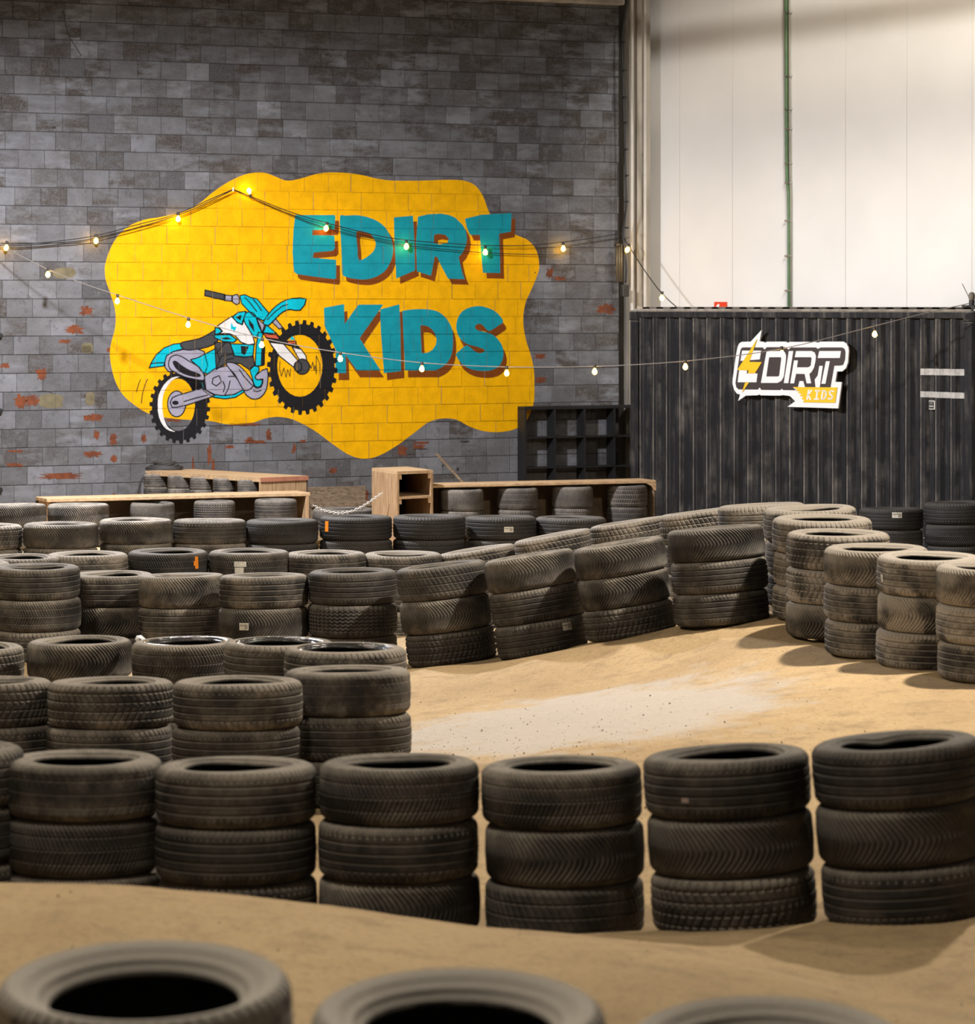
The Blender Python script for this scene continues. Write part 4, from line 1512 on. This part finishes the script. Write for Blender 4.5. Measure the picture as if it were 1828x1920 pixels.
TY = {}
LV = {3: ['top', 'middle', 'bottom'], 2: ['upper', 'lower']}
for row, i, n, D, W, rot, up, bc, nl in INFO:
    for k in range(nl):
        kind = CODE[TYPES[row][i][k]]
        base_d = DUST_AT.get((row, i), DUST[row])
        dust = max(.01, base_d * random.uniform(.55, 1.35) * (1.0 if k == 0 else 1.05))
        groove = random.choice([0, 0, .1, .3]) if row in ('front', 'right', 'leftback') else random.choice([0, 0, 0, .15])
        jit = Vector((random.uniform(-.008, .008), random.uniform(-.008, .008), 0)) if k else Vector()
        c = bc + up * (W / 2 - W * k) + jit
        lab = f'{LV[nl][k]} {kind} tyre of {ORD[i]} stack from left {ROWTXT[row]}'
        case = None
        if row == 'front' and i == 6 and k == 0:
            case = CASE_KINK
            lab = 'top ribbed tyre with buckled rim on the last stack of the front row'
        if row == 'fore' and k == 0:
            case = CASE_FORE
        if row == 'nose' and i in (2, 3, 4) and k == 0:
            case = CASE_WET
            lab = f'top {kind} tyre with wet shiny rim on {ORD[i]} stack of left row'
        dd = D * (1 if k == 0 else random.uniform(.985, 1.01))
        TY[(row, i, k)] = make_tyre(c, rot, dd, W, kind, dust, groove, lab, GRP[row], case)


# stickers and marks that are stuck on single tyres
def sticker(key, x, y, w, h, m, pieces, newlabel):
    """a label wrapped on the tread of one tyre, at the height and bearing where it shows"""
    o, spin = TY[key]
    o['label'] = newlabel
    mw = o.matrix_basis
    inv = mw.inverted()
    eye = Vector((0, 0, EYE))
    dr = (P(x, y, 10) - eye)
    e2, d2 = inv @ eye, (inv.to_3x3() @ dr)
    rr = .3165
    a = d2.x ** 2 + d2.y ** 2
    b_ = 2 * (e2.x * d2.x + e2.y * d2.y)
    c = e2.x ** 2 + e2.y ** 2 - rr * rr
    disc = b_ * b_ - 4 * a * c
    t = (-b_ - math.sqrt(max(disc, 0))) / (2 * a)
    hit = e2 + d2 * t
    th = math.atan2(hit.y, hit.x)
    depth = (mw @ hit).y
    wu, hz = w * depth / F, h * depth / F
    for j, (fx0, fx1, fz0, fz1, pm, lift, nm) in enumerate(pieces):
        v, f = [], []
        nseg = 5
        for lf in (0, .0015):
            for q in range(nseg + 1):
                ang = th + ((fx0 + (fx1 - fx0) * q / nseg) - .5) * wu / .315
                for fz in (fz0, fz1):
                    z = hit.z + (.5 - fz) * hz
                    r_ = float(np.interp(z, _z, _r)) + lift + lf
                    v.append((r_ * math.cos(ang), r_ * math.sin(ang), z))
        m2 = 2 * (nseg + 1)
        for q in range(nseg):
            f.append((m2 + 2 * q, m2 + 2 * q + 1, m2 + 2 * q + 3, m2 + 2 * q + 2))
            f.append((2 * q, 2 * q + 2, 2 * q + 3, 2 * q + 1))
        ch = link(nm, mesh(nm, v, f, pm), o)


M_lab = mat('paper_label', (.62, .60, .55), .7, noise_amt=.25, noise_scale=60)
M_labg = mat('label_print', (.25, .24, .22), .7)
M_or = mat('orange_sticker', (.80, .25, .015), .5, noise_amt=.15, noise_scale=50)
lab_p = [(0, 1, 0, 1, M_lab, .0005, 'paper_label'), (.1, .55, .25, .4, M_labg, .0025, 'label_print'), (.6, .9, .2, .8, M_labg, .0025, 'label_print')]
sticker(('back', 7, 0), 954, 993, 18, 11, None, lab_p, 'top clean black tyre with small white label in the back row')
sticker(('back', 5, 0), 612, 987, 10, 21, None, [(0, 1, 0, 1, M_or, .0005, 'orange_sticker')], 'top black tyre with orange sticker, sixth stack of the back row')
sticker(('second', 3, 0), 368, 1055, 12, 23, None, [(.3, 1, 0, 1, M_or, .0005, 'orange_sticker'), (0, .4, .35, .75, M_or, .0005, 'orange_sticker')], 'top black tyre with torn orange sticker behind the middle curve')
sticker(('second', 4, 0), 450, 1064, 23, 22, None, [(0, 1, 0, .45, M_lab, .0005, 'paper_label'), (.05, .8, .5, 1, M_lab, .0005, 'paper_label')], 'top dusty tyre with torn white paper label behind the middle curve')
sticker(('middle', 3, 1), 457, 1175, 19, 13, None, lab_p, 'middle chevron tyre with small white label in the middle row')
sticker(('middle', 6, 2), 1064, 1174, 21, 14, None, lab_p, 'bottom wide ribbed tyre with white label in the middle curve')
sticker(('right', 4, 0), 1653, 1084, 9, 14, None, [(0, 1, 0, .5, M_lab, .0005, 'paper_label'), (.3, 1, .5, 1, M_lab, .0005, 'paper_label')], 'top ribbed tyre with yellowed label, second nearest of right-hand row')
sticker(('corner', 0, 0), 1682, 966, 19, 11, None, lab_p, 'top clean black tyre with white label before the container')
sticker(('front', 5, 0), 1284, 1501, 15, 9, None, [(0, 1, 0, 1, mat('worn_label', (.33, .26, .24), .8), .0005, 'worn_label')], 'top ribbed tyre with faded label scrap, sixth stack of front row')

# small tyres below the wooden benches
def small_stack(x, w, ytop, d, nl, types, where, ordw, grp, hpx, dust=.45):
    D = w * d / FN
    W = hpx * d / FN
    top = EYE - (ytop - YH) * (d - D * .2 / S) / FN
    for k in range(nl):
        c = Vector(((x - CX) * d / FN, d * S, top - W * (k + .5)))
        nm = (LV[nl][k] + ' ') if nl > 1 else ''
        make_tyre(c, Matrix.Identity(3), D, W, CODE[types[k]], dust * random.uniform(.8, 1.2), .35, (f'{nm}small {CODE[types[k]]} tyre, {ordw} from left under {where}' if ordw else f'dark {CODE[types[k]]} tyre lying under {where}'), grp)


for i, (x, w) in enumerate([(286, 84), (402, 78), (517, 80)]):
    small_stack(x, w, 943 - i * 3, 24.75 + i * .14, 2, ['vh', 'zb', 'wr'][i], 'the left front bench', ['first', 'second', 'third'][i], 'small tyres under the left front bench', 38, .16)
for i, (x, w) in enumerate([(866, 82), (970, 78), (1073, 78), (1176, 76)]):
    small_stack(x, w, 918 - i * 2.6, 25.68 + i * .18, 2, ['vh', 'hb', 'vb', 'bs'][i], 'the right bench', ['first', 'second', 'third', 'last'][i], 'small tyres under the right bench', 40, .20)
for i, (x, w) in enumerate([(292, 46), (336, 44), (377, 42), (420, 42), (465, 40)]):
    small_stack(x, w, 889 + i * 2.7, 26.9 - i * .215, 2, ['wr', 'zb', 'br', 'rw', 'bh'][i], 'the rear left bench', ['first', 'second', 'third', 'fourth', 'last'][i], 'small kart tyres under the rear left bench', 24, .32)
small_stack(645, 118, 954, 26.1, 1, 'h', 'the low plank behind the chain', None, 'tyre behind the chain', 30, .2)

# sticker on the first bench tyre and paper scraps
scr = wpart('paper_scrap', G().add([P(253, 1199, 15.1), P(256, 1192, 15.12), P(265, 1191, 15.12), P(273, 1198, 15.1), P(270, 1204, 15.05), P(258, 1206, 15.05), P(262, 1196, 15.0)], [(0, 1, 6), (1, 2, 6), (2, 3, 6), (3, 4, 6), (4, 5, 6), (5, 0, 6)]).geo(), mat('crumpled_paper', (.80, .80, .80), .7))
tag(scr, 'crumpled white paper scrap wedged between two tyres on the left', 'paper')

# ------------------------------------------------------------------ wooden benches, cabinet, shelf
Zv = Vector((0, 0, 1))


def gz(p):
    return ground_at(p.x, p.y)


def board(g, a, b_, width, thick, into):
    """a plank from a to b along its front lower edge, going 'into' the scene"""
    ax = (b_ - a).normalized()
    c = (a + b_) / 2 + into * (width / 2) + Zv * (thick / 2)
    return g.box(c, ((b_ - a).length, width, thick), (ax, into, Zv), .004)


# left front bench
a, b_ = P(88, 942, 24.5), P(582, 930, 25.3)
b_.z = a.z
into = Zv.cross((b_ - a).normalized())
bl = empty('pallet_bench', (a.x, a.y, gz(a)))
tag(bl, 'long low pine bench on small tyres, nearest on the left', 'bench')
for k in range(3):
    wpart('plank', board(G(), a + into * (.135 * k), b_ + into * (.135 * k), .125, .035, into).geo(), M_wood, bl)
ax = (b_ - a).normalized()
h = a.z - gz(b_)
wpart('end_panel', G().box(b_ - ax * .03 + into * .19 - Zv * (h / 2), (.035, .38, h), (ax, into, Zv), .004).geo(), M_wood_v, bl)
wpart('back_board', G().box((a + b_) / 2 + into * .39 - Zv * (h / 2), ((b_ - a).length, .02, h), (ax, into, Zv), .003).geo(), mat('dark_back_board', (.06, .042, .028), .9, noise_amt=.4), bl)
wpart('end_panel', G().box(a + ax * .03 + into * .19 - Zv * (h / 2), (.035, .3, h), (ax, into, Zv), .004).geo(), M_wood_v, bl)

# rear left bench, seen over the first
n_, l_, r_ = P(488, 904, 25.9), P(272, 889, 26.95), P(577, 899.5, 26.2)
l_.z = r_.z = n_.z
bk = l_ + r_ - n_
br = empty('pallet_bench', (n_.x, n_.y, gz(n_)))
tag(br, 'rear pine bench against the wall with a cable coil on top', 'bench')
up5 = Zv * .045
for k in range(3):
    f0, f1 = k / 3 + .004, (k + 1) / 3 - .004
    p0, p1 = n_.lerp(r_, f0), n_.lerp(r_, f1)
    q0, q1 = l_.lerp(bk, f0), l_.lerp(bk, f1)
    wpart('plank', G().hexa([p0, p1, q1, q0], [p0 + up5, p1 + up5, q1 + up5, q0 + up5]).geo(), M_wood, br)
hh = n_.z - gz(n_)
wpart('edge_band', G().hexa([n_ - (l_ - n_).normalized() * .012, r_ - (l_ - n_).normalized() * .012, r_, n_], [q + up5 * .98 for q in (n_ - (l_ - n_).normalized() * .012, r_ - (l_ - n_).normalized() * .012, r_, n_)]).geo(), mat('stained_red_edge', (.42, .17, .10), .75, noise_amt=.3), br)
ed = (r_ - n_)
for k in range(4):
    p0, p1 = n_ + ed * (k / 4 + .004), n_ + ed * ((k + 1) / 4 - .004)
    dn = Zv * hh
    t_ = (l_ - n_).normalized() * .025
    wpart('end_board', G().hexa([p0 - dn, p1 - dn, p1 - dn + t_, p0 - dn + t_], [p0, p1, p1 + t_, p0 + t_]).geo(), M_wood_v, br)
wpart('back_board', G().hexa([r_ - Zv * hh, bk - Zv * hh, bk - Zv * hh - ed * .03, r_ - Zv * hh - ed * .03], [r_, bk, bk - ed * .03, r_ - ed * .03]).geo(), MATS['dark_back_board'], br)
wpart('leg', G().hexa([l_ - Zv * hh, l_.lerp(bk, .9) - Zv * hh, l_.lerp(bk, .9).lerp(r_, .02) - Zv * hh, l_.lerp(n_, .02) - Zv * hh], [l_, l_.lerp(bk, .9), l_.lerp(bk, .9).lerp(r_, .02), l_.lerp(n_, .02)]).geo(), M_wood_v, br)

# coil of cable on it
coil = empty('cable_coil', P(306, 886, 27.05))
tag(coil, 'coil of black cable lying on the rear left bench', 'cable')
g = G()
cc = P(308, 885, 27.1)
cc.z = n_.z + .045
for k in range(7):
    R0 = .17 - .012 * k + random.uniform(-.015, .015)
    pts = []
    for q in range(25):
        a_ = 2 * math.pi * q / 24
        pts.append(cc + Vector((R0 * math.cos(a_) * 1.15 + .03 * math.sin(a_ + k), R0 * .55 * math.sin(a_), .012 + .011 * k + .006 * math.sin(3 * a_ + k))))
    g.tube(pts[:-1], .009, 6, closed=True)
wpart('coil_loops', g.geo(), mat('grey_black_cable', (.03, .028, .027), .6), coil, True)
wpart('loose_end', G().tube([P(285, 884, 27.0), P(273, 889, 26.93), P(266, 898, 26.92), P(262, 910, 26.92), P(260, 925, 26.93), P(260, 940, 26.95)], .011, 6).geo(), MATS['grey_black_cable'], coil, True)

# right bench
a, b_ = P(812, 915, 25.5), P(1230, 906.5, 26.2)
b_.z = a.z
ax = (b_ - a).normalized()
into = Zv.cross(ax)
b3 = empty('pallet_bench', (a.x, a.y, gz(a)))
tag(b3, 'long low pine bench between the wooden cabinet and the container', 'bench')
for k in range(3):
    wpart('plank', board(G(), a + into * (.135 * k), b_ + into * (.135 * k), .125, .03, into).geo(), M_wood, b3)
h = a.z - gz(b_)
wpart('back_board', G().box((a + b_) / 2 + into * .42 - Zv * (h / 2), ((b_ - a).length, .02, h), (ax, into, Zv), .003).geo(), mat('brown_back_board', (.10, .065, .04), .9, noise_amt=.4), b3)
wpart('end_panel', G().box(b_ - ax * .012 + into * .22 - Zv * (h / 2), (.022, .40, h), (ax, into, Zv), .004).geo(), M_wood_dk, b3)
g = G()
g.prism([[(0, 0), (-.11, 0), (-.05, -.03), (-.02, -.07), (0, -.08)]], lambda u, v_, off: b_ + ax * u + Zv * v_ + into * (.0 + off), 0, .02)
wpart('corner_bracket', g.geo(), M_wood, b3)

# low plank behind the chain
a, b_ = P(584, 952, 26.9), P(702, 950, 27.1)
b_.z = a.z
ax = (b_ - a).normalized()
into = Zv.cross(ax)
b4 = empty('low_plank', (a.x, a.y, gz(a)))
tag(b4, 'dusty low plank at the foot of the block wall behind the chain', 'plank')
wpart('plank', board(G(), a, b_, .3, .05, into).geo(), M_wood_dk, b4)
wpart('riser', G().box((a + b_) / 2 + into * .28 + Zv * .1, ((b_ - a).length, .03, .2), (ax, into, Zv), .004).geo(), M_wood_dk, b4)
hz_ = a.z - gz(a)
for q in (a.lerp(b_, .04), a.lerp(b_, .96)):
    wpart('support', G().box(q + into * .15 - Zv * (hz_ / 2), (.05, .24, hz_), (ax, into, Zv), .004).geo(), M_wood_dk, b4)

# open wooden cabinet
cn, cl, cr = P(745, 884, 25.2), P(697, 881, 25.75), P(812, 881, 25.42)
ztop = cn.z
zbot = gz(cn)
cl.z = cr.z = ztop
cab = empty('wooden_cabinet', (cn.x, cn.y, zbot))
tag(cab, 'upright open pine cabinet with a middle shelf beside the chain', 'cabinet')
ux, uy = (cr - cn), (cl - cn)
Wc, Dc = ux.length, uy.length
ux.normalize()
uy.normalize()
Hc = ztop - zbot


def cbox(name, x0, x1, y0, y1, z0, z1, m):
    pts = lambda z: [cn + ux * x0 + uy * y0 + Zv * (z - ztop), cn + ux * x1 + uy * y0 + Zv * (z - ztop), cn + ux * x1 + uy * y1 + Zv * (z - ztop), cn + ux * x0 + uy * y1 + Zv * (z - ztop)]
    wpart(name, G().hexa(pts(z0), pts(z1)).geo(), m, cab)


for k in range(3):
    cbox('side_board', 0, .024, Dc * k / 3 + .002, Dc * (k + 1) / 3 - .002, zbot, ztop - .03, M_wood_v)
cbox('side_board', Wc - .028, Wc, 0, Dc, zbot, ztop - .03, M_wood_v)
for k in range(2):
    cbox('top_board', 0, Wc, Dc * k / 2 + .001, Dc * (k + 1) / 2 - .001, ztop - .03, ztop, M_wood)
zs_ = EYE - (934 - YH) * 25.2 / FN
cbox('shelf_board', .024, Wc - .028, 0, Dc - .02, zs_ - .012, zs_ + .012, M_wood)
cbox('back_panel', .024, Wc - .028, Dc - .02, Dc, zbot, ztop - .03, mat('black_back_panel', (.012, .011, .011), .8))
for zq in (ztop - .03, zs_ - .012):
    for x0, x1 in ((.024, .055), (Wc - .059, Wc - .028)):
        cbox('cleat', x0, x1, .004, .03, zq - .05, zq, M_wood)

# black cubby shelf against the wall
sd = empty('cubby_shelf', P(1070, 985, 28.3))
tag(sd, 'black open cubby shelf standing against the block wall', 'shelf')
s0, s1 = wall_uv(967, 770), wall_uv(1185, 770)
ztop2 = P(1060, 769, 28.6).z
zb2_ = -.22
DEP = .20


def sbox(name, u0, u1, z0, z1, d0=.02, d1=DEP):
    pts = lambda z: [wall_pt(u0, z, d1), wall_pt(u1, z, d1), wall_pt(u1, z, d0), wall_pt(u0, z, d0)]
    wpart(name, G().hexa(pts(z0), pts(z1)).geo(), M_blackwood, sd)


def px_u(x, off):
    p = plane_pt(x, 800, WO, WN, off)
    return (p - WO).dot(WU)


for x in (984, 1039, 1095, 1151):
    u = px_u(x, DEP)
    sbox('upright', u, u + .022, zb2_, ztop2 - .02)
uA, uB = px_u(984, DEP), px_u(1151, DEP) + .34
sbox('upright', uB - .022, uB, zb2_, ztop2 - .02)
sbox('top_board', uA, uB, ztop2 - .028, ztop2 + .006)
for y in (828.5, 887):
    z = P(1060, y, 28.55).z
    sbox('shelf_board', uA + .01, uB - .01, z - .008, z + .008)
sbox('shelf_board', uA + .01, uB - .01, -.14, -.12)

# stick leaning on the wall
st = wpart('wooden_stick', G().box((P(826, 859, 28.0) + P(880, 918, 27.7)) / 2, ((P(826, 859, 28.0) - P(880, 918, 27.7)).length * 1.25, .03, .045),
                                   ((lambda d: (d, d.cross(Vector((0, 1, 0))).normalized(), d.cross(d.cross(Vector((0, 1, 0))).normalized())))((P(880, 918, 27.7) - P(826, 859, 28.0)).normalized())), .004).geo(), M_wood_dk)
tag(st, 'old wooden slat leaning against the wall behind the right bench', 'stick')

# chain between bench and cabinet
cps = spline([(583, 946), (597, 952), (611, 958), (638.8, 962), (666, 956), (690, 943), (717, 924)], 8, False)
pts3 = [P(x, y, 25.35 + (25.3 - 25.35) * (x - 583) / 135) for x, y in cps]
g = G()
Lc = [0]
for a_, b2_ in zip(pts3[:-1], pts3[1:]):
    Lc.append(Lc[-1] + (b2_ - a_).length)
nlk = 34
for k in range(nlk):
    s = (k + .5) / nlk * Lc[-1]
    j = max(i for i in range(len(Lc) - 1) if Lc[i] <= s)
    c = pts3[j].lerp(pts3[j + 1], (s - Lc[j]) / max(1e-6, Lc[j + 1] - Lc[j]))
    d = (pts3[j + 1] - pts3[j]).normalized()
    side = d.cross(Vector((0, 1, 0))).normalized()
    if k % 2:
        side = d.cross(side).normalized()
    g.tube([c + d * (.017 * math.cos(a_)) + side * (.010 * math.sin(a_)) for a_ in [2 * math.pi * q / 10 for q in range(10)]], .0035, 5, closed=True)
ch = wpart('chain', g.geo(), mat('chain_steel', (.62, .60, .57), .4, metal=.6), None, True)
tag(ch, 'steel chain sagging between the left bench and the wooden cabinet', 'chain')

# ------------------------------------------------------------------ festoon lights and cables
M_bulb = emat('bulb_glow', (1.0, .52, .05), 58)
M_sock = mat('lamp_holder', (.03, .027, .024), .5)
BULB = G().lathe((0, 0, 0), [(.010, -.004), (.013, -.012), (.021, -.026), (.0245, -.040), (.021, -.055), (.010, -.0655), (.002, -.068)], 14)
SOCK = G().lathe((0, 0, 0), [(.012, .020), (.0165, .016), (.0165, -.012), (.013, -.020)], 10)
me_b = mesh('bulb', BULB.v, BULB.f, M_bulb, True)
me_s = mesh('lamp_holder', SOCK.v, SOCK.f, M_sock, True)


def festoon(name, label, wire, bulbs, pos, wire_mat, rad, extra=()):
    root = wpart(name, G().tube([pos(*p) for p in spline(wire, 4, False)], rad, 6).geo(), wire_mat, None, True)
    tag(root, label, 'string lights', 'festoon light strings')
    for w in extra:
        wpart('second_cable', G().tube([pos(*p) for p in spline(w, 4, False)], rad, 6).geo(), wire_mat, root, True)
    for x, y, ang in bulbs:
        # holder hangs from the cable, bulb below it
        s = link('lamp_holder', me_s, root)
        c = pos(x, y)
        sc = 1.0
        M_ = Matrix.Translation(c) @ Matrix.Rotation(math.radians(ang), 4, 'Y') @ Matrix.Scale(sc, 4)
        s.matrix_local = M_ @ Matrix.Translation((0, 0, .040))
        b = link('bulb', me_b, s)
        b.matrix_local = Matrix.Translation((0, 0, -.018))
    return root


def near_wall(x, y, off=.10):
    return plane_pt(x, y, WO, WN, off)


W1 = [(-40, 452), (0, 457), (20, 458), (70, 456), (110, 452), (180, 442), (255, 422), (330, 402), (400, 371), (437, 355)]
W1b = [(437, 355), (465, 366), (540, 396), (612, 418), (700, 440), (760, 450), (850, 457), (910, 460), (990, 460), (1056, 454), (1120, 445), (1168, 437)]
festoon('festoon_string', 'upper festoon string with glowing bulbs crossing the mural lettering', W1, [(12, 462, 8), (180, 449, 0), (334, 408, 0)], near_wall, M_black, .0055, [[(-40, 455), (20, 461), (110, 455), (180, 446), (330, 405), (437, 356)]])
o_f = [o for o in C.objects if o.name.startswith('festoon_string')][0]
wpart('cable', G().tube([near_wall(*p) for p in spline(W1b, 4, False)], .0055, 6).geo(), M_black, o_f, True)
wpart('cable', G().tube([near_wall(*p, .06) for p in spline([(437, 356), (520, 392), (600, 424), (700, 448), (760, 460), (850, 469), (910, 474), (990, 477), (1050, 478)], 4, False)], .005, 6).geo(), M_black, o_f, True)
wpart('hook', G().tube([near_wall(437, 353, .0), near_wall(437, 353, .11), near_wall(437, 358, .11)], .007, 6).geo(), M_steel, o_f)
for x, y, ang in [(468, 361, 165), (612, 425, 12), (762, 459, 0), (910, 470, 0), (1056, 463, 0)]:
    s = link('lamp_holder', me_s, o_f)
    s.matrix_local = Matrix.Translation(near_wall(x, y)) @ Matrix.Rotation(math.radians(ang), 4, 'Y') @ Matrix.Scale(1.0, 4) @ Matrix.Translation((0, 0, .035))
    b = link('bulb', me_b, s)
    b.matrix_local = Matrix.Translation((0, 0, -.018))

W2 = [(-30, 440), (0, 457), (30, 475), (90, 505), (155, 531), (220, 553), (353, 596), (490, 634), (638, 661), (790, 680), (950, 688), (1115, 687), (1285, 677), (1465, 654), (1640, 611), (1740, 586), (1822, 568)]


def hang(x, y):
    return P(x, y, 27.1 + (25.95 - 27.1) * (x / 1822.0))


festoon('festoon_string', 'lower festoon string sagging from the left wall to the container corner', W2,
        [(90, 512, 4), (220, 562, 4), (353, 606, 4), (491, 644, 6), (638, 670, 0), (791, 689, 0), (950, 697, 0), (1115, 694, 0), (1285, 685, 0), (1466, 660, -4), (1640, 624, 0)], hang, mat('pale_cable', (.20, .18, .16), .5), .0052)


def corner(x, y):
    return P(x, y, 29.75 - (x - 1168) * .006)


festoon('festoon_string', 'short festoon string slanting down from column to container roof', [(1168, 438), (1173, 452), (1179, 461), (1205, 502), (1240, 549), (1275, 581), (1290, 590)], [(1177, 466, 20), (1241, 556, 4)], corner, M_black, .006)

# black cable and clips on the corner
cab2 = empty('corner_cable', corner(1170, 540))
tag(cab2, 'black cable clipped down the corner column beside the block wall', 'cable')
wpart('cable', G().tube([corner(*p) for p in spline([(1176, -25), (1175, 5), (1171, 32), (1167, 70), (1168, 150), (1171, 250), (1173, 330), (1174, 385), (1170, 415), (1168, 440), (1171, 465), (1174, 500), (1173, 530)], 4, False)], .013, 6).geo(), M_black, cab2, True)
for y, x in ((79, 1169), (132, 1171), (182, 1172), (230, 1173), (280, 1174), (329, 1175), (378, 1175), (427, 1175)):
    wpart('clip', G().box(corner(x, y), (.035, .05, .018), (WU, WN, Zv), .004).geo(), M_black, cab2)
jb = empty('junction_box', corner(1171, 545))
tag(jb, 'small dark junction box with steel conduits at the wall corner', 'junction box')
wpart('box', G().box(corner(1171.5, 545), (.085, .07, .14), (WU, WN, Zv), .008).geo(), mat('dark_box', (.04, .036, .03), .6, noise_amt=.3), jb)
for x in (1157, 1161.5, 1165.5):
    wpart('conduit', G().tube([corner(x, 458), corner(x, 528)], .011, 8).geo(), mat('old_conduit', (.20, .15, .08), .45, metal=.4), jb, True)
wpart('bracket', G().box(corner(1161, 459), (.11, .06, .03), (WU, WN, Zv), .004).geo(), MATS['dark_box'], jb)

# small dark brackets on the wall at the left edge
for y, nm in ((629, 'uppermost'), (770, 'middle'), (918, 'lowest')):
    g = G().box(near_wall(0, y, .03), (.035, .06, .045), (WU, WN, Zv), .006)
    g.box(near_wall(-1, y, .015), (.07, .03, .02), (WU, WN, Zv), .004)
    o = wpart('wall_bracket', g.geo(), M_black)
    tag(o, f'{nm} of three small black brackets at the left edge of the wall', 'bracket', 'wall brackets')
